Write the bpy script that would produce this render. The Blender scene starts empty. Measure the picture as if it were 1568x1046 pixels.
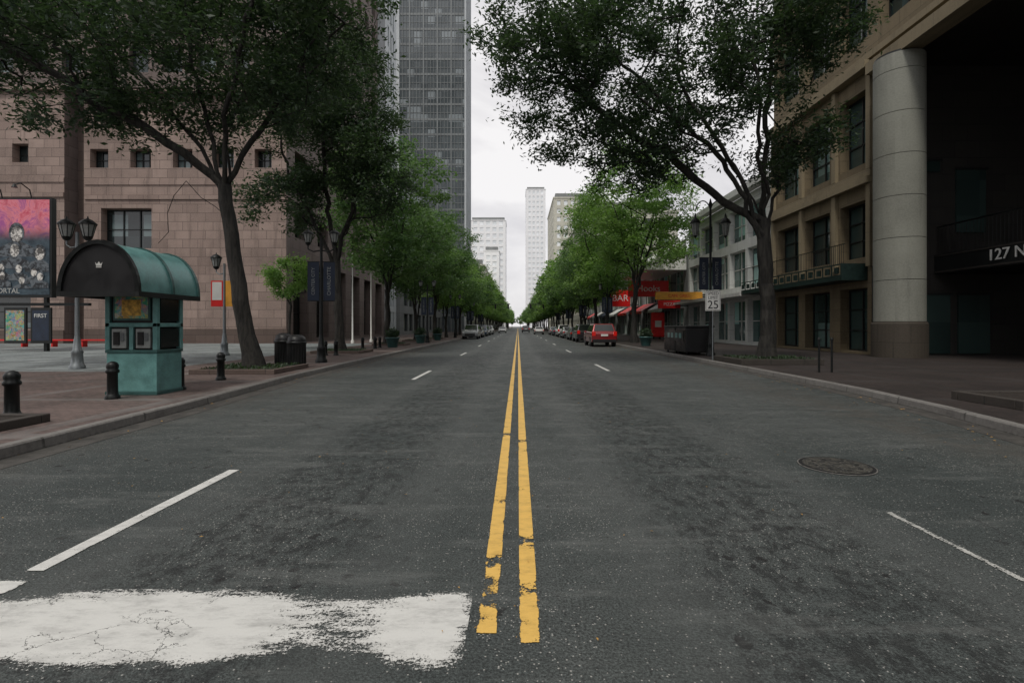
import bpy, math, random
import numpy as np
from mathutils import Vector, Matrix, noise as mnoise
from math import radians, pi, sin, cos
random.seed(7)
scene=bpy.context.scene
# ---------------------------------------------------------------- node helper
class NG:
    def __init__(s,name,bsdf=True):
        s.m=bpy.data.materials.new(name); s.m.use_nodes=True
        s.t=s.m.node_tree; s.t.nodes.clear()
        s.out=s.n('ShaderNodeOutputMaterial')
        if bsdf:
            s.b=s.n('ShaderNodeBsdfPrincipled'); s.l(s.b.outputs[0],s.out.inputs[0])
    def n(s,ty): return s.t.nodes.new(ty)
    def l(s,a,b): s.t.links.new(a,b)
    def put(s,inp,v):
        if v is None: return
        if isinstance(v,bpy.types.NodeSocket): s.l(v,inp)
        else:
            if isinstance(v,(tuple,list)) and len(v)==3 and inp.type=='RGBA': v=(*v,1)
            inp.default_value=v
    def set(s,**k):
        for a,v in k.items(): s.put(s.b.inputs[a.replace('_',' ')],v)
    def coord(s,k='Object'): return s.n('ShaderNodeTexCoord').outputs[k]
    def mapv(s,v,scale=(1,1,1),loc=(0,0,0)):
        n=s.n('ShaderNodeMapping'); s.l(v,n.inputs[0]); n.inputs['Scale'].default_value=scale; n.inputs['Location'].default_value=loc
        return n.outputs[0]
    def noise(s,v,sc,det=3,ro=.55,dist=0,out=0):
        n=s.n('ShaderNodeTexNoise'); s.l(v,n.inputs['Vector']); n.inputs['Scale'].default_value=sc
        n.inputs['Detail'].default_value=det; n.inputs['Roughness'].default_value=ro; n.inputs['Distortion'].default_value=dist
        return n.outputs[out]
    def vor(s,v,sc,feat='F1',out='Distance'):
        n=s.n('ShaderNodeTexVoronoi'); n.feature=feat; s.l(v,n.inputs['Vector']); n.inputs['Scale'].default_value=sc
        return n.outputs[out]
    def ma(s,op,a,b=0.0,c=None,clamp=False):
        n=s.n('ShaderNodeMath'); n.operation=op; n.use_clamp=clamp
        s.put(n.inputs[0],a); s.put(n.inputs[1],b)
        if c is not None: s.put(n.inputs[2],c)
        return n.outputs[0]
    def rng(s,v,a,b,c=0,d=1,smooth=True):
        n=s.n('ShaderNodeMapRange'); n.interpolation_type='SMOOTHSTEP' if smooth else 'LINEAR'
        s.put(n.inputs[0],v)
        for i,x in enumerate((a,b,c,d)): s.put(n.inputs[i+1],x)
        return n.outputs[0]
    def mix(s,f,a,b,ty='MIX'):
        n=s.n('ShaderNodeMixRGB'); n.blend_type=ty
        s.put(n.inputs[0],f); s.put(n.inputs[1],a); s.put(n.inputs[2],b); return n.outputs[0]
    def ramp(s,f,st):
        n=s.n('ShaderNodeValToRGB'); s.l(f,n.inputs[0]); e=n.color_ramp.elements
        while len(e)<len(st): e.new(.5)
        for i,(p,c) in enumerate(st):
            e[i].position=p; e[i].color=(*c,1) if len(c)==3 else c
        return n.outputs[0]
    def sep(s,v):
        n=s.n('ShaderNodeSeparateXYZ'); s.l(v,n.inputs[0]); return n.outputs
    def bump(s,h,st=.3,d=.01):
        n=s.n('ShaderNodeBump'); s.l(h,n.inputs['Height']); n.inputs['Strength'].default_value=st; n.inputs['Distance'].default_value=d
        s.l(n.outputs[0],s.b.inputs['Normal']); return n.outputs[0]
    def brick(s,v,c1,c2,mo,w,h,ms=.01,off=.5,bias=0):
        n=s.n('ShaderNodeTexBrick'); s.l(v,n.inputs['Vector']); n.offset=off
        s.put(n.inputs['Color1'],c1); s.put(n.inputs['Color2'],c2); s.put(n.inputs['Mortar'],mo)
        n.inputs['Scale'].default_value=1; n.inputs['Mortar Size'].default_value=ms; n.inputs['Bias'].default_value=bias
        n.inputs['Brick Width'].default_value=w; n.inputs['Row Height'].default_value=h; n.inputs['Mortar Smooth'].default_value=.2
        return n.outputs
def simple(name,c,r=.6,metal=0,var=.25,sc=3,bump=.0,spec=.5,emit=0):
    g=NG(name); o=g.coord(); n=g.noise(o,sc,5)
    n2=g.noise(o,sc*9,3)
    f=g.ma('ADD',g.ma('MULTIPLY',n,.7),g.ma('MULTIPLY',n2,.3))
    f=g.rng(f,.3,.7)
    col=g.mix(f,tuple(x*(1-var) for x in c),tuple(min(1,x*(1+var)) for x in c))
    g.set(Base_Color=col,Roughness=g.rng(n,.3,.7,max(.03,r-.08),min(1,r+.08)),Metallic=metal,Specular_IOR_Level=spec)
    if bump: g.bump(n2,bump,.02)
    return g.m
def stone(name,c1,c2,mo,w,h,ms=.012,dirt=.35,rough=.8,off=.5,bs=.5):
    g=NG(name); uv=g.coord('UV')
    br=g.brick(uv,c1,c2,mo,w,h,ms,off)
    n=g.noise(uv,.25,6,.65); nf=g.noise(uv,14,4,.7); st=g.noise(g.mapv(uv,(2.2,.18,1)),1,5)
    col=g.mix(g.rng(n,.35,.7,0,dirt),br[0],tuple(x*.45 for x in c1))
    col=g.mix(g.rng(st,.5,.75,0,dirt),col,tuple(x*.35 for x in c1))
    col=g.mix(g.rng(nf,.3,.7,0,.35),col,tuple(min(1,x*1.3) for x in c2))
    g.set(Base_Color=col,Roughness=rough)
    hgt=g.ma('ADD',g.ma('MULTIPLY',br[1],-1.0),g.ma('MULTIPLY',nf,.35))
    g.bump(hgt,bs,.02)
    return g.m
def glassm(name,a,b,pw,ph,rough=.07,blind=.15,bk=3.0):
    g=NG(name); uv=g.coord('UV'); s=g.sep(uv)
    cx=g.ma('FLOOR',g.ma('DIVIDE',s[0],pw)); cy=g.ma('FLOOR',g.ma('DIVIDE',s[1],ph))
    cb=g.n('ShaderNodeCombineXYZ'); g.l(cx,cb.inputs[0]); g.l(cy,cb.inputs[1])
    w=g.n('ShaderNodeTexWhiteNoise'); w.noise_dimensions='3D'; g.l(cb.outputs[0],w.inputs[0])
    col=g.mix(w.outputs[0],a,b)
    bl=g.ma('GREATER_THAN',w.outputs[0],1-blind)
    col=g.mix(bl,col,tuple(min(1,x*bk+.02) for x in b))
    g.set(Base_Color=col,Roughness=rough,Specular_IOR_Level=.8)
    g.bump(g.noise(uv,.9,2),.06,.05)
    return g.m
# ---------------------------------------------------------------- mesh builder
class MB:
    def __init__(s): s.v=[];s.f=[];s.m=[];s.mats=[];s.s=[]
    def mi(s,mat):
        if mat not in s.mats: s.mats.append(mat)
        return s.mats.index(mat)
    def add(s,vs,fs,mat,sm=False):
        o=len(s.v); s.v+= [tuple(v) for v in vs]; k=s.mi(mat)
        for f in fs: s.f.append([i+o for i in f]); s.m.append(k); s.s.append(sm)
    def bx(s,x0,x1,y0,y1,z0,z1,mat):
        s.add([(x0,y0,z0),(x1,y0,z0),(x1,y1,z0),(x0,y1,z0),(x0,y0,z1),(x1,y0,z1),(x1,y1,z1),(x0,y1,z1)],
              [(0,3,2,1),(4,5,6,7),(0,1,5,4),(1,2,6,5),(2,3,7,6),(3,0,4,7)],mat)
    def quad(s,a,b,c,d,mat): s.add([a,b,c,d],[(0,1,2,3)],mat)
    def cyl(s,p0,p1,r0,r1,mat,n=12,caps=True,sm=True):
        p0=Vector(p0);p1=Vector(p1);d=(p1-p0).normalized()
        a=d.orthogonal().normalized(); b=d.cross(a)
        vs=[]
        for p,r in((p0,r0),(p1,r1)):
            for i in range(n):
                t=2*pi*i/n; vs.append(p+a*(r*cos(t))+b*(r*sin(t)))
        s.add(vs,[(i,(i+1)%n,n+(i+1)%n,n+i) for i in range(n)],mat,sm)
        if caps:
            s.add(vs[:n],[tuple(reversed(range(n)))],mat); s.add(vs[n:],[tuple(range(n))],mat)
    def tube(s,pts,r,mat,n=8):
        for a,b in zip(pts,pts[1:]): s.cyl(a,b,r,r,mat,n,True)
    def lathe(s,c,prof,mat,n=18,sm=True):
        vs=[]
        for (r,z) in prof:
            for i in range(n):
                t=2*pi*i/n; vs.append((c[0]+r*cos(t),c[1]+r*sin(t),c[2]+z))
        fs=[]
        for k in range(len(prof)-1):
            for i in range(n):
                j=(i+1)%n; fs.append((k*n+i,k*n+j,(k+1)*n+j,(k+1)*n+i))
        s.add(vs,fs,mat,sm)
        s.add(vs[-n:],[tuple(range(n))],mat); s.add(vs[:n],[tuple(reversed(range(n)))],mat)
    def build(s,name,parent=None,loc=(0,0,0),rz=0,bevel=0,seg=2):
        me=bpy.data.meshes.new(name); me.from_pydata(s.v,[],s.f)
        for m in s.mats: me.materials.append(m)
        me.polygons.foreach_set('material_index',s.m); me.polygons.foreach_set('use_smooth',s.s)
        uv=me.uv_layers.new(name='UVMap')
        nl=len(me.loops); vi=np.empty(nl,dtype=np.int32); me.loops.foreach_get('vertex_index',vi)
        co=np.array(s.v,dtype=np.float32).reshape(-1,3)[vi]
        npol=len(me.polygons); no=np.empty(npol*3,dtype=np.float32); me.polygons.foreach_get('normal',no); no=np.abs(no.reshape(-1,3))
        lt=np.empty(npol,dtype=np.int32); me.polygons.foreach_get('loop_total',lt)
        nn=np.repeat(no,lt,axis=0); ax=nn.argmax(1)
        u=np.where(ax==0,co[:,1],co[:,0]); v=np.where(ax==2,co[:,1],co[:,2])
        uv.data.foreach_set('uv',np.stack([u,v],1).astype(np.float32).ravel())
        me.update()
        ob=bpy.data.objects.new(name,me); scene.collection.objects.link(ob)
        ob.location=loc; ob.rotation_euler=(0,0,rz)
        if parent: ob.parent=parent
        if bevel:
            b=ob.modifiers.new('bevel','BEVEL'); b.width=bevel; b.segments=seg; b.limit_method='ANGLE'; b.angle_limit=radians(40)
        return ob
def group(name,loc=(0,0,0),rz=0):
    e=bpy.data.objects.new(name,None); scene.collection.objects.link(e); e.location=loc; e.rotation_euler=(0,0,rz); e.empty_display_size=.3
    return e
def text(name,body,size,loc,rot,mat,parent=None,ex=.004):
    c=bpy.data.curves.new(name,'FONT'); c.body=body; c.size=size; c.extrude=ex; c.align_x='CENTER'; c.align_y='CENTER'
    o=bpy.data.objects.new(name+'_c',c); scene.collection.objects.link(o)
    bpy.context.view_layer.update()
    me=bpy.data.meshes.new_from_object(o.evaluated_get(bpy.context.evaluated_depsgraph_get()))
    bpy.data.objects.remove(o); me.materials.clear(); me.materials.append(mat)
    ob=bpy.data.objects.new(name,me); scene.collection.objects.link(ob); ob.location=loc; ob.rotation_euler=rot
    if parent: ob.parent=parent
    return ob
# ---------------------------------------------------------------- camera + world
cam=bpy.data.cameras.new('camera'); co=bpy.data.objects.new('camera',cam); scene.collection.objects.link(co)
co.location=(0,0,1.5); co.rotation_euler=(radians(90),0,0)
cam.lens=18; cam.sensor_width=36; cam.shift_x=-9/1568; cam.shift_y=-23/1568; cam.clip_end=5000; cam.clip_start=.05
scene.camera=co
scene.view_settings.view_transform='Standard'; scene.view_settings.look='None'; scene.view_settings.exposure=0
SE=radians(58); az=radians(200)
w=bpy.data.worlds.new('World'); scene.world=w; w.use_nodes=True
t=w.node_tree; t.nodes.clear()
wo=t.nodes.new('ShaderNodeOutputWorld'); bg=t.nodes.new('ShaderNodeBackground'); bg.inputs[1].default_value=.1
sk=t.nodes.new('ShaderNodeTexSky'); sk.sky_type='NISHITA'; sk.sun_disc=False; sk.sun_elevation=SE; sk.sun_rotation=az
tc=t.nodes.new('ShaderNodeTexCoord'); mp=t.nodes.new('ShaderNodeMapping'); mp.inputs['Scale'].default_value=(1,1,1.6)
nz=t.nodes.new('ShaderNodeTexNoise'); nz.inputs['Scale'].default_value=3.4; nz.inputs['Detail'].default_value=6; nz.inputs['Roughness'].default_value=.55; nz.inputs['Distortion'].default_value=.4
rp=t.nodes.new('ShaderNodeValToRGB'); rp.color_ramp.elements[0].position=.38; rp.color_ramp.elements[0].color=(7.0,6.85,7.1,1)
rp.color_ramp.elements[1].position=.60; rp.color_ramp.elements[1].color=(9.7,9.5,9.5,1)
mx=t.nodes.new('ShaderNodeMixRGB'); mx.inputs[0].default_value=.95
t.links.new(tc.outputs['Generated'],mp.inputs[0]); t.links.new(mp.outputs[0],nz.inputs['Vector']); t.links.new(nz.outputs[0],rp.inputs[0])
t.links.new(sk.outputs[0],mx.inputs[1]); t.links.new(rp.outputs[0],mx.inputs[2]); t.links.new(mx.outputs[0],bg.inputs[0]); t.links.new(bg.outputs[0],wo.inputs[0])
sl=bpy.data.lights.new('sun','SUN'); sl.energy=1.5; sl.angle=radians(10); sl.color=(1,.95,.86)
so=bpy.data.objects.new('sun',sl); scene.collection.objects.link(so)
dv=Vector((sin(az)*cos(SE),cos(az)*cos(SE),sin(SE)))
so.rotation_euler=dv.to_track_quat('Z','Y').to_euler(); so.location=(0,-10,40)
# ---------------------------------------------------------------- materials
M={}
g=NG('asphalt'); p=g.coord(); sx=g.sep(p)
big=g.noise(p,.30,5,.6); mid=g.noise(p,2.6,6,.7,.4); fine=g.noise(p,70,4,.8)
cs=g.sep(g.vor(p,95,'F1','Color')); cs2=g.sep(g.vor(p,48,'F1','Color'))
col=g.mix(g.rng(big,.34,.66),(.047,.058,.056),(.082,.092,.088))
col=g.mix(g.rng(fine,.37,.66,0,.9),g.mix(1,col,(.34,.34,.34),'MULTIPLY'),g.mix(1,col,(1.75,1.75,1.75),'MULTIPLY'))
agg=g.rng(g.noise(p,.7,4,.6),.42,.62,.975,.91)
sp=g.ma('GREATER_THAN',cs[0],agg); spd=g.rng(g.vor(p,95),.3,.55,1,0); sp=g.ma('MULTIPLY',sp,spd)
col=g.mix(g.ma('MULTIPLY',sp,.9),col,(.46,.45,.42))
sp2=g.ma('MULTIPLY',g.ma('GREATER_THAN',cs2[1],.955),g.rng(g.vor(p,48),.2,.45,1,0))
col=g.mix(g.ma('MULTIPLY',sp2,.85),col,(.006,.006,.006))
ax=g.ma('ABSOLUTE',sx[0]); lane=g.ma('ABSOLUTE',g.ma('SUBTRACT',ax,1.75)); lm=g.rng(lane,.3,1.2,1,.22)
pv=g.noise(g.mapv(p,(2.2,1.3,1)),3.4,10,.88,.3)
pat=g.rng(pv,.485,.545)
col=g.mix(g.ma('MULTIPLY',g.ma('MULTIPLY',lm,pat),.82),col,(.013,.015,.015))
wv=g.n('ShaderNodeVectorMath'); wv.operation='ADD'; g.l(p,wv.inputs[0])
nzv=g.n('ShaderNodeVectorMath'); nzv.operation='SCALE'; g.l(g.noise(p,7,4,.7,0,1),nzv.inputs[0]); nzv.inputs['Scale'].default_value=.22; g.l(nzv.outputs[0],wv.inputs[1])
spots=g.rng(g.vor(g.mapv(wv.outputs[0],(1,.7,1)),4.2),.11,.15,1,0)
spots=g.ma('MULTIPLY',spots,g.rng(g.noise(p,.9,2),.40,.54))
col=g.mix(g.ma('MULTIPLY',spots,.9),col,(.009,.009,.009))
scuf=g.rng(g.noise(g.mapv(p,(.5,2.2,1)),1.0,8,.8),.50,.66)
col=g.mix(g.ma('MULTIPLY',scuf,.38),col,(.17,.178,.17))
wh=g.rng(g.ma('ABSOLUTE',g.ma('SUBTRACT',g.ma('ABSOLUTE',g.ma('SUBTRACT',ax,1.75)),.9)),0,.45,.25,0)
col=g.mix(wh,col,(.11,.118,.114))
ck=g.rng(g.vor(g.mapv(wv.outputs[0],(.22,.16,1),(3.3,1.7,0)),1,'DISTANCE_TO_EDGE'),.0015,.004,1,0)
ck=g.ma('MULTIPLY',ck,g.rng(g.noise(p,.5,2),.5,.55))
col=g.mix(g.ma('MULTIPLY',ck,.6),col,(.02,.02,.02))
ln=g.rng(g.ma('ABSOLUTE',g.ma('SUBTRACT',ax,5.9)),.0,1.2,.5,0)
col=g.mix(g.ma('MULTIPLY',ln,g.rng(mid,.35,.6)),col,(.075,.065,.053))
g.set(Base_Color=col,Roughness=g.rng(mid,.3,.7,.55,.8),Specular_IOR_Level=.5)
hh=g.ma('ADD',fine,g.ma('MULTIPLY',g.vor(p,95),-.8)); g.bump(hh,.7,.008)
M['asphalt']=g.m
def paving(name,c1,c2,mo,w_,h_,band):
    g=NG(name); p=g.coord(); br=g.brick(p,c1,c2,mo,w_,h_,.008)
    n=g.noise(p,.5,6,.65); nf=g.noise(p,9,5,.7); s=g.sep(p)
    gx=g.ma('PINGPONG',s[0],1.6); gy=g.ma('PINGPONG',s[1],1.6)
    ed=g.rng(g.ma('MINIMUM',gx,gy),.14,.15,1,0,False)
    col=g.mix(ed,br[0],band)
    col=g.mix(g.rng(n,.36,.66,0,.75),col,tuple(x*.35 for x in c1))
    col=g.mix(g.rng(nf,.4,.75,0,.45),col,tuple(x*1.5 for x in c2))
    g.set(Base_Color=col,Roughness=.72); g.bump(g.ma('ADD',g.ma('MULTIPLY',br[1],-1),nf),.4,.008)
    return g.m
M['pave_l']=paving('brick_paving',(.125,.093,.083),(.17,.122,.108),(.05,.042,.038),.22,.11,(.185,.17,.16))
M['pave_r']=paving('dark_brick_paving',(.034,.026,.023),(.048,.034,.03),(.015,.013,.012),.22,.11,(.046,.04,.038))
M['pave_plaza']=paving('granite_paving',(.19,.22,.22),(.28,.31,.31),(.09,.09,.09),.9,.9,(.14,.155,.155))
M['kerb']=stone('granite_kerb',(.17,.16,.15),(.24,.23,.215),(.04,.04,.035),1.8,5,.02,.7)
M['soil']=simple('mulch_soil',(.028,.021,.016),.95,0,.5,9,.8)
M['ground']=simple('ground_mat',(.09,.09,.085),.9,0,.3,.05)
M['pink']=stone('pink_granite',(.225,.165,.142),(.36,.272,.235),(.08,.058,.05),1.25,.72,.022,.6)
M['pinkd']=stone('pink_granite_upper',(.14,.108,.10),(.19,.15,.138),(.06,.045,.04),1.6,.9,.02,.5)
M['pinkbase']=stone('brown_granite_base',(.10,.072,.06),(.13,.094,.08),(.04,.03,.027),1.6,.8,.016,.4)
M['edge']=stone('planter_edge',(.04,.034,.03),(.055,.047,.04),(.02,.02,.018),1.2,.8,.016,.4)
M['tan']=stone('tan_limestone',(.155,.122,.074),(.205,.162,.10),(.06,.05,.035),1.2,.6,.012,.6)
M['tantrim']=stone('tan_trim',(.22,.18,.115),(.255,.21,.135),(.10,.085,.06),2.4,3,.01,.5)
M['colm']=stone('precast_column',(.26,.265,.23),(.30,.305,.265),(.2,.2,.17),50,50,.0,.5)
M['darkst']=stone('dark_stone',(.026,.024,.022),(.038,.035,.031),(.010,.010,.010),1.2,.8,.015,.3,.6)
M['colbase']=stone('column_base_stone',(.06,.05,.038),(.075,.062,.048),(.03,.025,.02),1.2,.8,.015,.4)
M['white']=stone('white_panel',(.50,.51,.49),(.56,.57,.55),(.22,.22,.22),2.4,1.2,.02,.35)
M['grey']=stone('grey_concrete',(.18,.19,.19),(.22,.23,.23),(.10,.10,.10),2.4,1.2,.02,.4)
M['twgrey']=simple('tower_spandrel',(.175,.19,.195),.5,.1,.2,.3)
M['fin']=stone('pale_fin',(.46,.49,.51),(.52,.55,.57),(.3,.3,.3),1.2,3.6,.03,.2)
M['hazetan']=stone('haze_tan',(.50,.49,.42),(.54,.53,.46),(.36,.36,.34),3,3.5,.05,.2)  # tan stone with distance haze painted into its colour
M['haze']=stone('haze_pale',(.85,.86,.88),(.88,.89,.91),(.80,.82,.84),4,3.6,.08,.04)  # distance haze painted as near-white wall colour
M['glass']=glassm('window_glass',(.012,.018,.02),(.035,.05,.052),1.3,1.8)
M['fglass']=glassm('green_reflection_glass',(.02,.036,.034),(.05,.085,.078),1.3,1.7,.06,.12,2)  # greenish reflection put into the pane colour
M['dglass']=glassm('dark_glass',(.006,.008,.008),(.015,.02,.02),2,2.5,.12,.05)
M['tglass']=glassm('teal_glass',(.03,.07,.065),(.09,.16,.15),1.3,1.7,.06,.2)
M['twglass']=glassm('tower_glass',(.075,.092,.10),(.14,.16,.17),1.7,1.85,.10,.10,1.8)
M['hglass']=glassm('haze_glass',(.74,.78,.81),(.80,.83,.86),2.5,3.5,.6,.1,1.1)  # panes paled in colour to stand for distance haze
M['frame']=simple('dark_frame',(.02,.022,.022),.45,.3,.2)
M['lframe']=simple('pale_frame',(.5,.5,.48),.5,.1,.15)
M['iron']=simple('black_iron',(.012,.014,.014),.42,.4,.3,6,.1)
M['green_iron']=simple('green_iron',(.014,.032,.029),.5,.3,.3,6,.1)
M['teal']=simple('teal_paint',(.135,.30,.29),.36,.1,.25,4,.02)
M['tealdk']=simple('dark_teal_paint',(.04,.105,.10),.4,.1,.25,4,.02)
M['lampglass']=simple('frosted_glass',(.30,.32,.31),.3,0,.1,8)
M['wpaint']=simple('white_enamel',(.75,.75,.72),.4,0,.06)
M['blk']=simple('black_paint',(.01,.01,.011),.45,0,.2)
M['red']=simple('red_enamel',(.72,.016,.014),.4,0,.15)
M['orange']=simple('orange_enamel',(.80,.38,.05),.4,0,.15)
M['navy']=simple('navy_banner_cloth',(.025,.035,.06),.8,0,.3)
M['rubber']=simple('tyre_rubber',(.012,.012,.012),.85,0,.2)
M['rim']=simple('alloy_rim',(.35,.35,.36),.3,.9,.1)
M['silver']=simple('galvanised_pole',(.22,.24,.25),.4,.6,.15)
def leafmat(name,a,b,c,tf=.42):
    g=NG(name,False); o=g.coord(); ge=g.n('ShaderNodeNewGeometry')
    n=g.noise(o,.55,3); n=g.rng(n,.35,.65)
    col=g.mix(ge.outputs['Random Per Island'],a,b); col=g.mix(g.ma('MULTIPLY',n,.6),col,c)
    d=g.n('ShaderNodeBsdfPrincipled'); g.put(d.inputs['Base Color'],col); d.inputs['Roughness'].default_value=.5; d.inputs['Specular IOR Level'].default_value=.35
    tr=g.n('ShaderNodeBsdfTranslucent'); g.put(tr.inputs[0],g.mix(1,col,(1.4,1.6,.85),'MULTIPLY'))
    m=g.n('ShaderNodeMixShader'); m.inputs[0].default_value=tf
    g.l(d.outputs[0],m.inputs[1]); g.l(tr.outputs[0],m.inputs[2]); g.l(m.outputs[0],g.out.inputs[0])
    return g.m
M['leafA']=leafmat('oak_leaf',(.027,.050,.033),(.047,.080,.046),(.065,.10,.05),.36)
M['leafB']=leafmat('bright_leaf',(.115,.21,.07),(.18,.30,.095),(.23,.34,.10),.42)
M['leafC']=leafmat('mid_leaf',(.066,.125,.055),(.105,.19,.075),(.14,.22,.08),.4)
M['litter']=simple('dry_leaf',(.45,.26,.07),.8,0,.4,20)
g=NG('bark'); o=g.coord(); n=g.noise(g.mapv(o,(1,1,.16)),9,6,.7,.5)
g.set(Base_Color=g.mix(g.rng(n,.35,.65),(.010,.0095,.009),(.040,.037,.032)),Roughness=.9); g.bump(n,.9,.05)
M['bark']=g.m
# ---------------------------------------------------------------- ground, road, pavements, kerbs
mb=MB(); mb.quad((-2500,-600,-.02),(2500,-600,-.02),(2500,4000,-.02),(-2500,4000,-.02),M['ground']); mb.build('ground')
mb=MB(); mb.quad((-40,-60,0),(40,-60,0),(40,4.0,0),(-40,4.0,0),M['asphalt']); mb.quad((-40,4.0,0),(40,4.0,0),(40,900,0),(-40,900,0),M['asphalt']); mb.build('road')
KL=[(-5.75,-30),(-5.75,3),(-5.82,6),(-5.92,9),(-6.1,11.5),(-6.35,15),(-6.45,20),(-6.5,26),(-6.6,60),(-6.6,900)]
KR=[(5.2,-30),(5.9,2),(6.35,4.8),(6.8,6.8),(7.2,8.8),(7.48,11),(7.6,14),(7.65,17),(7.7,24),(7.7,60),(7.7,900)]
def pavement(name,kname,K,sgn,xo,mat):
    mb=MB(); kb=MB(); W=.17
    for (a,b) in zip(K,K[1:]):
        A=(a[0]+sgn*W,a[1],.13);B=(b[0]+sgn*W,b[1],.13);C=(sgn*xo,b[1],.13);D=(sgn*xo,a[1],.13)
        q=(A,B,C,D) if sgn<0 else (D,C,B,A)
        mb.quad(*q,mat)
        v=[]
        for (x,y) in (a,b): v+=[(x,y,-.01),(x+sgn*.015,y,.12),(x+sgn*.035,y,.14),(x+sgn*W,y,.14),(x+sgn*W,y,.1)]
        fs=[(i,i+1,i+6,i+5) for i in range(4)]
        if sgn>0: fs=[tuple(reversed(f)) for f in fs]
        kb.add(v,fs,M['kerb'])
    mb.build(name); kb.build(kname)
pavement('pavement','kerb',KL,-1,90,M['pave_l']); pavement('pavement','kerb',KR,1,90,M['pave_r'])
mb=MB(); mb.quad((-60,15.5,.134),(-11.5,15.5,.134),(-11.5,41,.134),(-60,41,.134),M['pave_plaza']); mb.build('plaza_paving')
g=NG('gutter_concrete'); o=g.coord(); n=g.noise(o,3,6,.7)
g.set(Base_Color=g.mix(g.rng(n,.35,.65),(.040,.038,.034),(.08,.075,.068)),Roughness=.85); M['gutter']=g.m
for K,sg in((KL,1),(KR,-1)):
    mb=MB()
    for a,b in zip(K,K[1:]):
        q=[(a[0],a[1],.004),(a[0]+sg*.38,a[1],.004),(b[0]+sg*.38,b[1],.004),(b[0],b[1],.004)]
        if sg<0: q.reverse()
        mb.quad(*q,M['gutter'])
    mb.build('gutter')
# ---------------------------------------------------------------- road paint
def paint(name,x0,x1,y0,y1,col,ew=.03,k=.25,bias=.0,nsc=4,near=None,z=.005,stretch=(1,1,1),fine=.4,wear=(),crack=.5):
    Wd=x1-x0;L=y1-y0
    g=NG(name+'_mat',False); p=g.coord(); s=g.sep(p)
    e=g.ma('MINIMUM',g.ma('MINIMUM',s[0],g.ma('SUBTRACT',Wd,s[0])),g.ma('MINIMUM',s[1],g.ma('SUBTRACT',L,s[1])))
    e=g.ma('DIVIDE',e,ew,None,True)
    n1=g.noise(g.mapv(p,stretch,(x0*7.3,y0*3.1,0)),nsc,5,.6,.3); n2=g.noise(p,60,4,.85); n3=g.noise(g.mapv(p,stretch),nsc*5,5,.75)
    v=g.ma('ADD',g.ma('MULTIPLY',n1,1-fine),g.ma('ADD',g.ma('MULTIPLY',n2,fine*.55),g.ma('MULTIPLY',n3,fine*.45)))
    v=g.ma('ADD',v,g.ma('MULTIPLY',g.ma('SUBTRACT',e,1),k)); v=g.ma('ADD',v,bias)
    if near: v=g.ma('ADD',v,g.rng(s[1],near[0],near[1],-near[2],0))
    wob=g.ma('MULTIPLY',g.ma('SUBTRACT',g.noise(p,11,4,.8),.5),.55)
    for ai,c_,w_,am in wear:
        sv=g.ma('ADD',s[1],wob) if ai else s[0]
        v=g.ma('ADD',v,g.rng(g.ma('ABSOLUTE',g.ma('SUBTRACT',sv,c_)),w_*.25,w_,-am,0))
    mask=g.rng(v,.44,.465)
    wv=g.n('ShaderNodeVectorMath'); wv.operation='ADD'; g.l(p,wv.inputs[0])
    sc=g.n('ShaderNodeVectorMath'); sc.operation='SCALE'; g.l(g.noise(p,9,4,.7,0,1),sc.inputs[0]); sc.inputs['Scale'].default_value=.16; g.l(sc.outputs[0],wv.inputs[1])
    crk=g.rng(g.vor(g.mapv(wv.outputs[0],(.7,1,1)),5,'DISTANCE_TO_EDGE'),.002,.012)
    mask=g.ma('MULTIPLY',mask,g.ma('MAXIMUM',crk,g.rng(n1,crack-.05,crack+.02)))
    b=g.n('ShaderNodeBsdfPrincipled'); dirt=g.noise(g.mapv(p,(.6,1.5,1)),6,6,.8)
    g.put(b.inputs['Base Color'],g.mix(g.rng(dirt,.42,.75,0,.6),col,tuple(x*.38 for x in col)))
    b.inputs['Roughness'].default_value=.6
    bn=g.n('ShaderNodeBump'); g.l(n2,bn.inputs['Height']); bn.inputs['Strength'].default_value=.4; bn.inputs['Distance'].default_value=.004; g.l(bn.outputs[0],b.inputs['Normal'])
    tr=g.n('ShaderNodeBsdfTransparent'); m=g.n('ShaderNodeMixShader'); g.l(mask,m.inputs[0]); g.l(tr.outputs[0],m.inputs[1]); g.l(b.outputs[0],m.inputs[2]); g.l(m.outputs[0],g.out.inputs[0])
    mb=MB(); mb.quad((0,0,0),(Wd,0,0),(Wd,L,0),(0,L,0),g.m)
    return mb.build(name,None,(x0,y0,z))
YEL=(.80,.50,.12); WHT=(.68,.68,.65)
paint('yellow_line',-.205,-.105,2.5,420,YEL,.012,.10,.10,2.6,(.1,1.0,.12),wear=((1,.78,.09,.2),(1,4.6,.12,.15),(1,.3,.07,.16),(1,1.9,.04,.12)),fine=.35,crack=.4)
paint('yellow_line',.008,.11,2.42,420,YEL,.012,.10,.10,2.4,(.0,.9,.12),wear=((1,1.15,.11,.2),(1,4.3,.1,.2),(1,.5,.06,.16)),fine=.35,crack=.4)
paint('stop_line',-3.6,-.25,2.22,2.92,WHT,.14,.17,.095,2.6,stretch=(.45,1.5,1),fine=.72,wear=((0,2.66,.55,.135),(0,.55,.75,.115),(1,0,.25,.05)),crack=.5)
paint('lane_line',-3.02,-2.91,3.14,5.35,WHT,.012,.12,.11,5)
paint('lane_line',-3.12,-2.86,2.85,3.03,WHT,.05,.2,.07,5)
for i in range(1,14):
    y=5.35+i*12.0-2.9; paint('lane_line',-3.02,-2.90,y,y+2.9,WHT,.012,.1,.12,5)
paint('lane_line',2.94,3.03,1.6,4.15,(.5,.5,.47),.03,.2,-.02,9,fine=.7)
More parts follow.
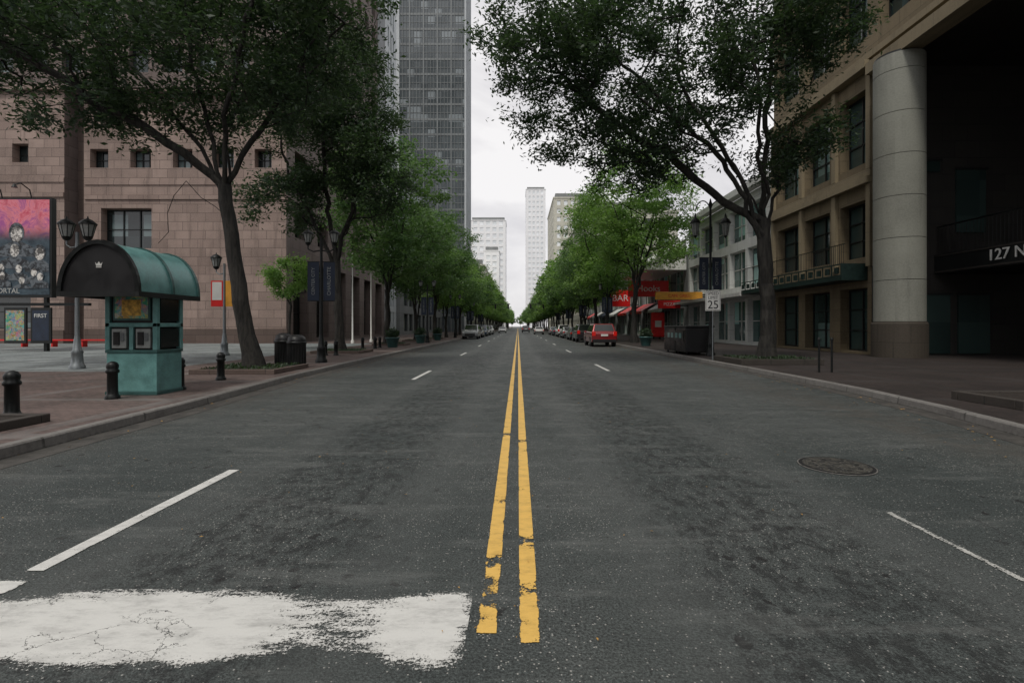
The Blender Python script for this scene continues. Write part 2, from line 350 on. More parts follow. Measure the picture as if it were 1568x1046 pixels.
for i in range(1,14):
    y=4.15+i*12.2+.9; paint('lane_line',3.0,3.12,y,y+3.0,WHT,.012,.1,.10,5)
# manhole
gp=group('manhole_cover',(3.42,5.5,.005))
g=NG('cast_iron_cover'); p=g.coord()
pt=g.rng(g.vor(p,26),.25,.35); n=g.noise(p,12,4)
col=g.mix(pt,(.11,.105,.095),(.03,.03,.028)); col=g.mix(g.rng(n,.4,.7,0,.5),col,(.14,.13,.105))
g.set(Base_Color=col,Roughness=.55,Metallic=.1); g.bump(pt,.8,.01); M['mh']=g.m
M['mhdark']=simple('dark_gap',(.006,.006,.006),.9)
mb=MB(); mb.lathe((0,0,0),[(.37,0),(.37,.004),(.33,.004)],M['kerb'],40); mb.build('frame_ring',gp)
mb=MB(); mb.lathe((0,0,.002),[(.358,0),(.358,.0045)],M['mhdark'],40); mb.build('gap',gp)
mb=MB(); mb.lathe((0,0,.003),[(.325,0),(.325,.007)],M['mh'],40)
for k in range(8):
    t=2*pi*k/8; mb.lathe((.22*cos(t),.22*sin(t),.01),[(.025,0),(.025,.0015)],M['mhdark'],8)
mb.build('cover',gp)
mb=MB()
for i in range(460):
    if i<10: x=random.uniform(-.5,.4); y=random.uniform(2.4,3.3); s_=random.uniform(.006,.014)
    elif i<130: x=random.uniform(-5,6); y=random.uniform(3.5,12); s_=random.uniform(.008,.018)
    else:
        sd=random.random()<.4; y=random.uniform(5,40); s_=random.uniform(.012,.03)
        x=(-6.0+abs(random.gauss(0,.25))) if sd else (7.4-abs(random.gauss(0,.45)))
        if not sd and y<11: x-= (11-y)*.16
        if sd and y>11: x-=.35
    a=random.uniform(0,6.28); c_,n_=cos(a)*s_,sin(a)*s_
    mb.quad((x-c_,y-n_,.012),(x+n_*.4,y-c_*.4,.012+s_*.3),(x+c_,y+n_,.012),(x-n_*.4,y+c_*.4,.014),M['litter'])
mb.build('fallen_leaves')
# ---------------------------------------------------------------- facades
UZ=Vector((0,0,1))
def facade(mb,o,u,W,H,ops,depth,wall,glass,frame=None,mull=(1,1)):
    o=Vector(o);u=Vector(u);n=u.cross(UZ)
    P=lambda a,b,d=0:o+u*a+UZ*b+n*d
    us=sorted({0,W}|{round(x,3) for q in ops for x in q[:2]}); vs=sorted({0,H}|{round(x,3) for q in ops for x in q[2:4]})
    for j in range(len(vs)-1):
        v0,v1=vs[j],vs[j+1]; vm=(v0+v1)/2; start=None
        row=[q for q in ops if q[2]<vm<q[3]]
        for i in range(len(us)-1):
            um=(us[i]+us[i+1])/2; isop=any(q[0]<um<q[1] for q in row)
            if not isop and start is None: start=us[i]
            if isop and start is not None: mb.quad(P(start,v0),P(us[i],v0),P(us[i],v1),P(start,v1),wall); start=None
        if start is not None: mb.quad(P(start,v0),P(W,v0),P(W,v1),P(start,v1),wall)
    for q in ops:
        a,b,c,d=q[:4]
        mb.quad(P(a,c,-depth),P(b,c,-depth),P(b,d,-depth),P(a,d,-depth),glass)
        mb.quad(P(a,c),P(b,c),P(b,c,-depth),P(a,c,-depth),wall); mb.quad(P(a,d,-depth),P(b,d,-depth),P(b,d),P(a,d),wall)
        mb.quad(P(a,c),P(a,c,-depth),P(a,d,-depth),P(a,d),wall); mb.quad(P(b,c,-depth),P(b,c),P(b,d),P(b,d,-depth),wall)
        if frame:
            def bar(a0,a1,c0,c1):
                d0=-depth+.003;d1=-depth+.08
                V=[P(a0,c0,d0),P(a1,c0,d0),P(a1,c1,d0),P(a0,c1,d0),P(a0,c0,d1),P(a1,c0,d1),P(a1,c1,d1),P(a0,c1,d1)]
                mb.add(V,[(4,5,6,7),(0,1,5,4),(1,2,6,5),(2,3,7,6),(3,0,4,7)],frame)
            t_=.045
            bar(a,b,c,c+2*t_); bar(a,b,d-2*t_,d)
            for k in range(mull[0]+1):
                x=a+(b-a)*k/mull[0]; x0=max(a,x-t_);x1=min(b,x+t_); bar(x0,x1,c+2*t_+.002,d-2*t_-.002)
            for k in range(1,mull[1]):
                z=c+(d-c)*k/mull[1]; bar(a+t_+.002,b-t_-.002,z-t_*.7,z+t_*.7)
def grid(W,z0,z1,bay,ww,fl,wh,off=.6,e=.4):
    ops=[];nb=int((W-2*e)//bay); st=(W-nb*bay)/2
    z=z0
    while z+off+wh<z1:
        for i in range(nb): ops.append((st+i*bay+(bay-ww)/2,st+i*bay+(bay+ww)/2,z+off,z+off+wh))
        z+=fl
    return ops
def block(mb,x0,x1,y0,y1,z0,z1,mat,skip=()):
    if 'top' not in skip: mb.quad((x0,y0,z1),(x1,y0,z1),(x1,y1,z1),(x0,y1,z1),mat)
    if 'S' not in skip: mb.quad((x0,y0,z0),(x1,y0,z0),(x1,y0,z1),(x0,y0,z1),mat)
    if 'N' not in skip: mb.quad((x1,y1,z0),(x0,y1,z0),(x0,y1,z1),(x1,y1,z1),mat)
    if 'E' not in skip: mb.quad((x1,y0,z0),(x1,y1,z0),(x1,y1,z1),(x1,y0,z1),mat)
    if 'W' not in skip: mb.quad((x0,y1,z0),(x0,y0,z0),(x0,y0,z1),(x0,y1,z1),mat)
def building(name,side,x0,x1,y0,y1,h,wall,glass,frame,bay,ww,fl,wh,depth=.3,cornice=True,z0=.1,mull=(1,1)):
    gp=group(name); mb=MB()
    facade(mb,(x0,y0,z0),(1,0,0),x1-x0,h-z0,grid(x1-x0,0,h-z0,bay,ww,fl,wh),depth,wall,glass,frame,mull)
    if side=='L': facade(mb,(x1,y0,z0),(0,1,0),y1-y0,h-z0,grid(y1-y0,0,h-z0,bay,ww,fl,wh),depth,wall,glass,frame,mull); sk=('S','E')
    else: facade(mb,(x0,y1,z0),(0,-1,0),y1-y0,h-z0,grid(y1-y0,0,h-z0,bay,ww,fl,wh),depth,wall,glass,frame,mull); sk=('S','W')
    block(mb,x0,x1,y0,y1,z0,h,wall,sk); mb.build('walls_and_windows',gp)
    if cornice:
        mb=MB(); mb.bx(x0-.3,x1+.3,y0-.3,y1+.3,h+.003,h+.6,wall); mb.bx(x0+1,x1-1,y0+3,y0+8,h+.61,h+3.2,M['grey']); mb.build('roof_cornice',gp)
    return gp
building('sky_blocker_building','L',-60,-20,-75,-22,30,M['grey'],M['glass'],None,4,2.4,4,2.4)  # unseen block behind the camera, added to cut down sky light
building('sky_blocker_building','R',20,60,-75,-20,34,M['grey'],M['glass'],None,4,2.4,4,2.4)  # second unseen block, added to keep sky light off the street
# --- pink granite podium + tower (left)
gp=group('granite_office_building'); mb=MB(); Y0=42; NB=.8; NR=.5
xs=-35.6; W=-19-xs
ops=[(a-xs,b-xs,14.4,15.95) for a,b in((-35.1,-33.6),(-31.8,-30.1),(-28.3,-26.7),(-24.9,-23.3),(-21.6,-20.2))]
ops+=[(-34.2-xs,-30.05-xs,7.8,11.1)]
facade(mb,(xs,Y0,.1),(1,0,0),W,20.3,ops,.7,M['pink'],M['glass'],M['frame'],(3,2))
facade(mb,(-62,Y0-NB,.1),(1,0,0),25.5,20.3,[(21.3+dx,22.6+dx,14.6,16.1) for dx in(0,-4,-8,-12)]+[(15,22.8,1.2,4.0),(5,12,1.2,4.0)],.7,M['pink'],M['glass'],M['frame'],(2,2))
mb.quad((-36.5,Y0-NB,.1),(-36.5,Y0+NR,.1),(-36.5,Y0+NR,20.4),(-36.5,Y0-NB,20.4),M['pinkd'])
mb.quad((-36.5,Y0+NR,.1),(-35.6,Y0+NR,.1),(-35.6,Y0+NR,20.4),(-36.5,Y0+NR,20.4),M['pinkbase'])
mb.quad((-35.6,Y0+NR,.1),(-35.6,Y0,.1),(-35.6,Y0,20.4),(-35.6,Y0+NR,20.4),M['pinkbase'])
so_=[]
for i in range(6):
    so_+=[(1.3+i*5,4.5+i*5,.3,7.2),(1.6+i*5,4.2+i*5,9.0,11.4),(1.6+i*5,4.2+i*5,14.4,16.4)]
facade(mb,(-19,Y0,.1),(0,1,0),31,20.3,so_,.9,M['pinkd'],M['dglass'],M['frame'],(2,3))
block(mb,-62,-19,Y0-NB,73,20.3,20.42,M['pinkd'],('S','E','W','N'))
mb.build('podium_walls',gp)
mb=MB()
for z,pr in((11.9,.12),(13.1,.07),(20.42,.35)):
    mb.bx(-35.5,-19+pr,Y0-pr,Y0-.003,z,z+.35,M['pink']); mb.bx(-62,-36.5,Y0-NB-pr,Y0-NB-.003,z,z+.35,M['pink']); mb.bx(-18.997,-19+pr,Y0+.002,73,z,z+.35,M['pinkd'])
mb.bx(-35.5,-19+.09,Y0-.09,Y0-.004,.12,1.3,M['pinkbase'])
mb.bx(-62,-36.5,Y0-NB-.09,Y0-NB-.004,.12,1.2,M['pinkbase'])
mb.build('cornice_bands',gp)
mb=MB()
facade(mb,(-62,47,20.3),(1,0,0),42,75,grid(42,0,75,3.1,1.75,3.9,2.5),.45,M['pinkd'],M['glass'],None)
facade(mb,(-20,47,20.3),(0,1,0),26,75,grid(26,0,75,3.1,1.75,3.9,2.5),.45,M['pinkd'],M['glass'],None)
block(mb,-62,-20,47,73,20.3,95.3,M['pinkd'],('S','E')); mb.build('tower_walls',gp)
building('sky_blocker_building','L',-45,-19,73.3,80,68,M['fin'],M['tglass'],None,1.5,.8,3.8,3.0,.3)
building('sky_blocker_building','L',-45,-18.5,80.3,125,15,M['grey'],M['glass'],M['frame'],4,3,4.2,2.9)
building('sky_blocker_building','L',-50,-16,160,230,24,M['hazetan'],M['glass'],None,4,2.4,4,2.4)
building('sky_blocker_building','L',-50,-16,240,330,30,M['hazetan'],M['glass'],None,4,2.4,4,2.4)
# --- glass tower
gp=group('glass_tower'); mb=MB(); tx0,tx1,ty0,ty1,th=-30,-13,126,139.5,125
block(mb,tx0,tx1,ty0,ty1,.1,th,M['twglass']); mb.build('curtain_wall',gp)
mb=MB(); z=4; k=0
while z<th:
    hh_=.55 if k%2==0 else .14
    mb.bx(tx0-.08,tx1+.08,ty0-.08,ty1+.08,z,z+hh_,M['twgrey']); z+=1.85; k+=1
k=0; x=tx0
while x<=tx1+.01:
    wd=.16 if k%4==0 else .05; mb.bx(x-wd,x+wd,ty0-.22,ty0-.085,.1,th,M['twgrey']); x+=.85; k+=1
y=ty0+.2
while y<=ty1: mb.bx(tx1+.085,tx1+.25,y-.12,y+.12,.1,th,M['fin']); y+=1.2
mb.bx(tx0,tx0+.9,ty0-.4,ty0-.225,.1,th,M['fin']); mb.bx(tx1-.1,tx1+.3,ty0-.4,ty0-.225,.1,th,M['fin'])
mb.build('mullions',gp)
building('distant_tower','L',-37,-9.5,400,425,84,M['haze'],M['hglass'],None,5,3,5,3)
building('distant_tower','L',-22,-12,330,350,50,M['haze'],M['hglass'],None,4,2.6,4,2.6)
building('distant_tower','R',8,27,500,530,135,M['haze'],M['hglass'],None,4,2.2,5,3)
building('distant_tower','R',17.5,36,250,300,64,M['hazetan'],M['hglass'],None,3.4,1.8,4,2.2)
building('sky_blocker_building','R',17,40,128,240,30,M['hazetan'],M['glass'],None,4,2.6,4.2,2.6)
# --- right: tan building with portico
gp=group('limestone_building'); mb=MB(); HB=44
def R(y): return 34-y
wy=[(33.5,31.0),(30.3,27.9),(27.0,24.9)]
ops=[]
for a,b in wy:
    for z0,z1 in((.25,3.4),(4.9,7.7),(9.5,13.1),(15.6,19.2),(21.2,24.6),(27,30.4),(33,36)): ops.append((R(a),R(b),z0-.1,z1-.1))
facade(mb,(17,34,.1),(0,-1,0),9.4,HB-.1,ops,.55,M['tan'],M['fglass'],M['frame'],(2,3))
ops=[]
for i in range(7):
    for z0,z1 in((1.6,5.2),(7.2,10.6),(13,16.4),(19,22)): ops.append((.5+i*3,2.9+i*3,z0,z1))
facade(mb,(17,24.6,14),(0,-1,0),21.6,HB-14,ops,.55,M['tan'],M['fglass'],M['frame'],(2,3))
block(mb,17,45,3,34,.1,HB,M['tan'],('W','E','S'))
mb.quad((17,3,14),(45,3,14),(45,3,HB),(17,3,HB),M['tan'])
mb.build('upper_walls',gp)
mb=MB()
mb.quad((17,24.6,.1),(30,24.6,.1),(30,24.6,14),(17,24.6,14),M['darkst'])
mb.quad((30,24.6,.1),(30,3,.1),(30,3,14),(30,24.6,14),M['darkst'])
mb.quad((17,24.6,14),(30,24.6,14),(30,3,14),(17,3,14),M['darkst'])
for x0,x1,z0,z1 in((19.3,20.7,.2,3),(21.1,22.6,.2,3),(18.9,20.2,8.9,9.4),(21.0,22.4,6,9)):
    mb.bx(x0,x1,24.5,24.597,z0,z1,M['fglass']); mb.bx(x0-.1,x1+.1,24.47,24.498,z1,z1+.1,M['frame'])
mb.build('portico_recess',gp)
mb=MB()
mb.bx(16.55,17.4,3,24.4,13.45,13.99,M['tantrim'])
for z,pr,h in((8.4,.35,.3),(8.72,.2,.35),(13.9,.45,.35),(14.3,.25,.3),(20.0,.25,.35),(25.4,.4,.5),(31.5,.3,.4)):
    mb.bx(17-pr,16.997,24.45,34,z,z+h,M['tantrim'])
    if z>14.1: mb.bx(17-pr,16.997,3,24.44,z,z+h,M['tantrim'])
for y in(34,30.65,27.45,24.75):
    mb.bx(16.8,16.997,y-.3,y+.0,4.4,8.38,M['tantrim']); mb.bx(16.8,16.997,y-.3,y,9.1,13.88,M['tantrim'])
mb.build('cornice_bands',gp)
mb=MB()
mb.lathe((17.05,22.9,.1),[(1.05,0),(1.05,1.5),(1.0,1.6)],M['colbase'],40,False)
mb.lathe((17.05,22.9,.1),[(.93,1.6),(.93,13.4)],M['frame'],40)
z=1.62
while z<13.2: mb.lathe((17.05,22.9,.1),[(.97,z),(.97,min(13.3,z+1.80))],M['colm'],48); z+=1.825
mb.build('column',gp)
mb=MB()
mb.bx(15.7,16.99,24.9,36,3.75,3.95,M['green_iron']); mb.bx(15.7,15.76,24.9,36,3.96,4.02,M['green_iron']); mb.bx(15.7,15.76,24.9,36,4.5,4.56,M['green_iron'])
y=24.9
while y<36: mb.bx(15.71,15.75,y,y+.05,4.021,4.499,M['green_iron']); mb.bx(15.68,15.78,y+.25,y+.5,4.1,4.4,M['green_iron']); y+=.75
mb.bx(15.7,16.99,24.87,24.9,3.75,4.56,M['green_iron'])
y=25
while y<36: mb.cyl((15.9,y,4.56),(15.9,y,5.5),.012,.012,M['iron'],5); y+=.16
mb.bx(15.88,15.92,24.9,36,5.5,5.54,M['iron'])
mb.build('street_balcony',gp)
mb=MB(); mb.bx(20,24,8,24.58,4.0,4.9,M['frame']); mb.bx(19.96,19.995,8,24.5,4.05,4.12,M['edge']); mb.bx(19.96,19.995,8,24.5,4.8,4.86,M['edge'])
y=8
while y<24.5: mb.cyl((20.1,y,4.9),(20.1,y,6.2),.013,.013,M['iron'],5); y+=.18
mb.bx(20.07,20.13,8,24.5,6.2,6.26,M['iron']); mb.build('portico_balcony',gp)
text('address_sign','127 N. TRYON',.66,(19.93,19.6,4.48),(radians(90),0,radians(-90)),M['wpaint'],gp,.02)
# white glazed building
gp=group('glazed_shop_building'); mb=MB()
ops=[]
for i in range(5):
    for z0,z1 in((.2,3.4),(4.4,7.2),(7.9,10.4)): ops.append((.3+i*3.2,3.1+i*3.2,z0,z1))
facade(mb,(17,51,.1),(0,-1,0),16.8,11.2,ops,.4,M['white'],M['tglass'],M['lframe'],(2,2))
block(mb,17,45,34.2,51,.1,11.3,M['white'],('W',)); mb.build('walls_and_windows',gp)
mb=MB(); mb.bx(16.3,16.997,34.2,51,11.31,11.8,M['white']); mb.bx(15.6,16.997,36,51,3.65,3.9,M['lframe']); mb.build('canopy',gp)
building('sky_blocker_building','R',26,60,36,52,26,M['tan'],M['glass'],None,3.4,2,4,2.4)
gp=group('row_of_shops'); mb=MB()
facade(mb,(17,126,.1),(0,-1,0),74.8,8.9,[(1+i*4.6,4.6+i*4.6,z0,z1) for i in range(16) for z0,z1 in((.2,3.3),(4.3,7.6))],.4,M['grey'],M['tglass'],M['lframe'],(3,2))
block(mb,17,40,51.2,126,.1,9,M['grey'],('W',)); mb.build('walls_and_windows',gp)
mb=MB()
for i in range(7):
    y=54+i*9; mt=(M['wpaint'],M['red'],M['red'],M['wpaint'],M['navy'],M['wpaint'],M['red'])[i]
    mb.add([(16.95,y,4.4),(16.95,y+6,4.4),(15.2,y+6,3.4),(15.2,y,3.4),(15.2,y,3.1),(15.2,y+6,3.1)],[(0,1,2,3),(3,2,5,4)],mt)
mb.build('awnings',gp)
mb=MB()
mb.add([(16.95,51.5,10.4),(16.95,63,10.4),(12.6,63,7.6),(12.6,51.5,7.6),(12.6,51.5,7.2),(12.6,63,7.2),(16.95,51.5,7.2),(16.95,63,7.2)],[(0,1,2,3),(3,2,5,4),(0,3,4,6),(4,5,7,6)],M['wpaint'])
mb.build('upper_canopy',gp)
def shop_sign(x0,x1,y,z0,z1,mat,txt,tm):
    gp=group('shop_sign',(0,0,0)); mb=MB(); mb.bx(x0,x1,y,y+.3,z0,z1,mat); mb.build('panel',gp,bevel=.03)
    mb=MB(); mb.bx(x1,17,y+.1,y+.2,z1-.3,z1-.2,M['iron']); mb.bx(x1,17,y+.1,y+.2,z0+.2,z0+.3,M['iron']); mb.build('bracket',gp)
    text('lettering',txt,(z1-z0)*.55,((x0+x1)/2,y-.006,(z0+z1)/2),(radians(90),0,0),tm,gp)
shop_sign(11.9,16.2,55,4.7,6.4,M['red'],'Hooks',M['wpaint'])
shop_sign(14.0,16.2,51,3.3,4.1,M['red'],'PIZZA',M['wpaint'])
shop_sign(12.4,16.6,46,3.9,4.6,M['orange'],'CAFE GRILL',M['red'])
shop_sign(13.0,15.8,72,4.3,6.6,M['red'],'BAR',M['wpaint'])
# ---------------------------------------------------------------- trees
def tree_data(name,seed,trunk,blobs,r0,nleaf,ll,lw,sig,leaf,gap=-.08,limbs=(),auto=0,top=9):
    rg=np.random.default_rng(seed)
    nd=[];par=[]
    tp=[Vector(p) for p in trunk]
    for a,b in zip(tp,tp[1:]):
        k=max(1,int((b-a).length/.45))
        for i in range(k):
            q=a.lerp(b,i/k); j=.025 if nd else 0
            nd.append([q.x+rg.normal(0,j),q.y+rg.normal(0,j),q.z]); par.append(len(nd)-2)
    nd.append(list(tp[-1])); par.append(len(nd)-2)
    nT=len(nd); f0=nT-1
    limbs=[list(l) for l in limbs]
    for k in range(auto):
        a_=2*pi*(k+.6*rg.random())/auto; t0=tp[-1]; rr_=rg.uniform(1.6,2.9) if k else .4; hz=top*rg.uniform(.72,.98)
        limbs.append([(t0.x+rr_*.35*cos(a_),t0.y+rr_*.35*sin(a_),t0.z+(hz-t0.z)*.35),(t0.x+rr_*.75*cos(a_),t0.y+rr_*.75*sin(a_),t0.z+(hz-t0.z)*.7),(t0.x+rr_*cos(a_),t0.y+rr_*sin(a_),hz)])
    for l in limbs:
        pr=nT-1-int(rg.integers(0,3)); prev=Vector(nd[pr])
        for q in l:
            q=Vector(q); k=max(1,int((q-prev).length/.45)); a=prev.copy()
            for i in range(1,k+1):
                c=a.lerp(q,i/k)+Vector(rg.normal(size=3)*.06); nd.append(list(c)); par.append(pr); pr=len(nd)-1
            prev=Vector(nd[-1])
    nL=len(nd)
    at=[]
    for (cx,cy,cz,rx,ry,rz,n) in blobs:
        c=0
        while c<n:
            d=rg.normal(size=3); d/=np.linalg.norm(d); q=d*rg.random()**.42
            p_=np.array([cx+q[0]*rx,cy+q[1]*ry,cz+q[2]*rz])
            if mnoise.noise(Vector(p_)*.55+Vector((seed*3.1,0,0)))<gap: c+=.2; continue
            at.append(p_); c+=1
    at=np.array(at); S0=np.array(nd[nT-1:]); dd=np.array([np.linalg.norm(S0-p_,axis=1).min() for p_ in at]); at=at[np.argsort(dd)]
    cap=30000; A=np.empty((cap,3)); A[:nL]=nd; cnt=nL; par=list(par); tips=[]
    for p_ in at:
        S=A[f0:cnt]; df=p_-S; ds=np.linalg.norm(df,axis=1)
        cost=ds+1.3*np.maximum(0,S[:,2]-p_[2]+.25*ds)
        i=int(cost.argmin())+f0; q0=A[i].copy(); L=ds[i-f0]; k=max(1,int(L/.5)); pr=i
        side=rg.normal(size=3)*.08*L; side[2]=.08*L
        for s_ in range(1,k+1):
            t_=s_/k; q=q0+(p_-q0)*t_+side*sin(pi*t_)+(rg.normal(size=3)*.05 if s_<k else 0)
            if cnt<cap: A[cnt]=q; par.append(pr); pr=cnt; cnt+=1
        tips.append(pr)
    A=A[:cnt]; w_=np.zeros(cnt)
    for t_ in tips: w_[t_]+=1
    for i in range(cnt-1,0,-1): w_[par[i]]+=w_[i]
    w_=np.maximum(w_,.6); Wt=w_[0]; rr=r0*.85*(w_/Wt)**.5; rr=np.maximum(rr,.011)
    for i in range(nT):
        z=A[i,2]; rr[i]=r0*(1.0-.2*i/nT)*(1+.55*math.exp(-z*2.2))
    rr[nT:]=np.minimum(rr[nT:],r0*.55)
    V=[];F=[]
    for i in range(1,cnt):
        p0=Vector(A[par[i]]);p1=Vector(A[i]); d=(p1-p0)
        if d.length<1e-4: continue
        n=12 if i<nT else (8 if rr[i]>.05 else 4)
        d.normalize(); ref=Vector((1,0,0)) if abs(d.x)<.8 else Vector((0,1,0))
        a=(ref-d*ref.dot(d)).normalized(); b=d.cross(a)
        ra=rr[par[i]] if i<nT else min(rr[par[i]],rr[i]*1.15); o=len(V)
        e=p1+d*rr[i]*.25
        for p_,r_ in((p0,ra),(e,rr[i])):
            for k in range(n):
                t_=2*pi*k/n; rj=r_*(1+.10*sin(3*t_+p_.z*1.1)+.05*sin(5*t_-p_.z*2)) if i<nT else r_
                V.append(tuple(p_+a*(rj*cos(t_))+b*(rj*sin(t_))))
        F+=[(o+k,o+(k+1)%n,o+n+(k+1)%n,o+n+k) for k in range(n)]
    me=bpy.data.meshes.new(name+'_wood'); me.from_pydata(V,[],F); me.materials.append(M['bark']); me.polygons.foreach_set('use_smooth',[True]*len(F)); me.update()
    thin=np.where((rr<.03)&(np.arange(cnt)>=nL))[0]
    ids=rg.choice(thin,size=nleaf); wt=rg.random(len(A))**1.8*1.0+.22
    ids=ids[rg.random(nleaf)<wt[ids]]; N=len(ids)
    cen=A[ids]+rg.normal(size=(N,3))*np.array([sig,sig,sig*.6])
    d=rg.normal(size=(N,3)); d[:,2]=d[:,2]*.5-.25; d/=np.linalg.norm(d,axis=1)[:,None]
    up=rg.normal(size=(N,3))*.75+np.array([0,0,1]); s_=np.cross(d,up); s_/=np.linalg.norm(s_,axis=1)[:,None]+1e-9
    sz=(.65+.7*rg.random(N))[:,None]; d=d*ll*sz; s_=s_*lw*.5*sz
    Vv=np.stack([cen,cen+d*.5+s_,cen+d,cen+d*.5-s_],1).reshape(-1,3)
    ml=bpy.data.meshes.new(name+'_leaves'); ml.vertices.add(4*N); ml.vertices.foreach_set('co',Vv.astype(np.float32).ravel())
    ml.loops.add(4*N); ml.loops.foreach_set('vertex_index',np.arange(4*N,dtype=np.int32)); ml.polygons.add(N)
    ml.polygons.foreach_set('loop_start',np.arange(0,4*N,4,dtype=np.int32)); ml.polygons.foreach_set('loop_total',np.full(N,4,dtype=np.int32))
    ml.materials.append(leaf); ml.update(calc_edges=True)
    return me,ml
def place_tree(name,data,loc,rz=0,sc=1,parent=None):
    if parent is None: e=group(name,loc,rz); e.scale=(sc,sc,sc)
    for me,nm in zip(data,('trunk_and_limbs','crown_foliage')):
        o=bpy.data.objects.new(nm,me); scene.collection.objects.link(o)
        if parent is None: o.parent=e
        else: o.parent=parent; o.location=loc; o.rotation_euler=(0,0,rz); o.scale=(sc,sc,sc)
TL1=tree_data('oakL1',11,[(0,0,0),(-.3,0,1.6),(-.62,0,3.7),(-.95,.1,5.7)],
   [(-1.8,0,11,5.0,4.8,3.6,430),(-5.6,-.3,9.0,3.2,3,1.7,120),(1.7,0,11.8,2.6,3.6,3,150),(-2.8,0,7.9,2.6,2.4,1.2,35),(1.2,.2,8.8,1.6,2.2,1.4,35),(-9,0,11.2,4.2,3.4,2.3,220),(-9,-2.5,11.8,3.5,2.5,2,110)],.235,112000,.18,.068,.28,M['leafA'],gap=-.04,
   limbs=[[(-1.5,0,8),(-2.1,0,10.5),(-2.4,0,13)],[(-2.0,.2,7.4),(-3.8,.3,9.4),(-6.0,.2,11.6)],[(-.7,-.3,7.8),(0,-.5,10),(.5,-.5,12.5)],[(-.2,.3,7.2),(1.1,.4,9.2),(2.2,.3,11.6)],[(-2.3,-.5,6.9),(-4.8,-.8,8.4),(-8,-.5,10.2)],[(-1.4,1,7.6),(-1.6,2.4,9.8)],[(-1.9,-.2,5.7),(-2.5,-.2,4.9),(-2.8,-.2,3.9)]])
place_tree('oak_tree',TL1,(-8.16,15.8,.12))
TL2=tree_data('oakL2',23,[(0,0,0),(-.1,0,2),(-.15,0,4.2),(-.25,.1,5.2)],
   [(-.9,0,12.6,3.9,4.2,4.8,400),(-2.8,0,8.3,2.4,3,2,80),(1.7,0,9.0,2.0,2.8,2.3,90)],.23,78000,.21,.08,.33,M['leafA'],gap=-.05,
   limbs=[[(-.6,0,7.4),(-.9,0,10.5),(-.8,0,14.5)],[(.4,0,7),(1.0,.2,9.5),(1.3,.2,13)],[(-1.4,-.2,7),(-2.6,-.3,9.4),(-3.2,-.2,12.5)],[(.4,.9,7.4),(.4,1.8,10)]])
place_tree('oak_tree',TL2,(-9.3,26.8,.12))
TR1=tree_data('oakR1',5,[(0,0,0),(.02,0,2),(-.12,0,4.0),(-.1,0,5.4)],
   [(-3.0,0,11.4,5.0,5.0,3.8,440),(-7.4,-.2,10.5,3.0,4,3.0,240),(.9,0,8.6,1.9,2.4,1.8,60),(-9.0,0,12.8,2.3,3.4,2,90),(-4.4,.5,7.8,2.8,2.8,1.0,70),(.6,0,12.5,2.9,3,2.6,150)],.285,125000,.185,.07,.28,M['leafA'],gap=-.05,
   limbs=[[(-.15,0,7.5),(.1,0,10.5),(.3,0,13.5)],[(-1.0,-.2,6.9),(-2.4,-.3,9.0),(-3.8,0,11.6)],[(-1.5,.4,6.2),(-3.4,.5,7.7),(-5.8,.3,9.3),(-8,.2,11.2)],[(.6,.3,7.2),(1.3,.4,9.5)],[(-.5,-.8,7),(-1.2,-1.8,9.5),(-1.6,-2.2,12)],[(-1.9,-.6,7.6),(-4.6,-1.0,9.8),(-6.6,-1.0,12)],[(-.6,1.2,7.5),(-1.6,2.2,10)]])
place_tree('oak_tree',TR1,(9.5,19.5,.12))
def G(nm,seed,n,ll,lw,leaf,k):
    if k==0: return tree_data(nm,seed,[(0,0,0),(.1,0,1.8),(0,.1,3.0)],[(0,0,8.0,4.4,4.4,4.2,240),(.8,.4,5.4,3.4,3.4,1.5,70)],.17,n,ll,lw,.34,leaf,auto=6,top=10)
    if k==1: return tree_data(nm,seed,[(0,0,0),(-.1,0,1.8),(.1,.1,3.1)],[(.4,0,7.6,4.2,4.6,3.6,220),(-1,.4,10.4,2.8,2.8,2.4,80),(-.8,.4,5.2,3.2,3.4,1.4,60)],.17,n,ll,lw,.34,leaf,auto=6,top=10.5)
    return tree_data(nm,seed,[(0,0,0),(.1,0,2.2),(-.1,-.1,3.6)],[(0,0,9.4,4.2,4.2,4.6,260),(-.6,-.4,5.6,3.4,3.2,1.3,60)],.18,n,ll,lw,.34,leaf,auto=6,top=12)
G3=[G('treeA',31,32000,.26,.11,M['leafC'],0),G('treeB',37,32000,.26,.11,M['leafB'],1),G('treeC',41,34000,.26,.11,M['leafC'],2)]
G3f=[G('treeD',32,10000,.5,.24,M['leafC'],0),G('treeE',38,10000,.5,.24,M['leafB'],1),G('treeF',42,10000,.5,.24,M['leafB'],2)]
GCn=tree_data('treeCn',44,[(0,0,0),(.1,0,2.2),(-.1,-.1,4.0)],[(0,0,9.6,4.3,4.3,4.6,290),(-.6,-.4,6.4,3.6,3.2,1.2,50)],.19,46000,.22,.09,.32,M['leafB'],auto=6,top=12)
GS=tree_data('treeS',51,[(0,0,0),(0,0,1.5),(.1,0,2.6)],[(0,0,4.5,1.5,1.5,1.6,60)],.07,9000,.16,.08,.22,M['leafB'])
place_tree('street_tree',GS,(-13.6,30.5,.12))
place_tree('street_tree',G3[2],(-9.6,37.5,.12),1.0,1.12)
y=47; i=0
while y<150:
    place_tree('street_tree',(G3 if y<85 else G3f)[(i*2)%3],(-9.2+random.uniform(-.3,.3),y,.12),random.uniform(0,6),random.uniform(.93,1.06)); y+=9.2; i+=1
place_tree('street_tree',GCn,(9.8,43,.12),2.2,1.2)
y=53; i=0
while y<150:
    place_tree('street_tree',(G3 if y<85 else G3f)[(i+1)%3],(9.6+random.uniform(-.3,.3),y,.12),random.uniform(0,6),random.uniform(1.08,1.22)); y+=9.2; i+=1
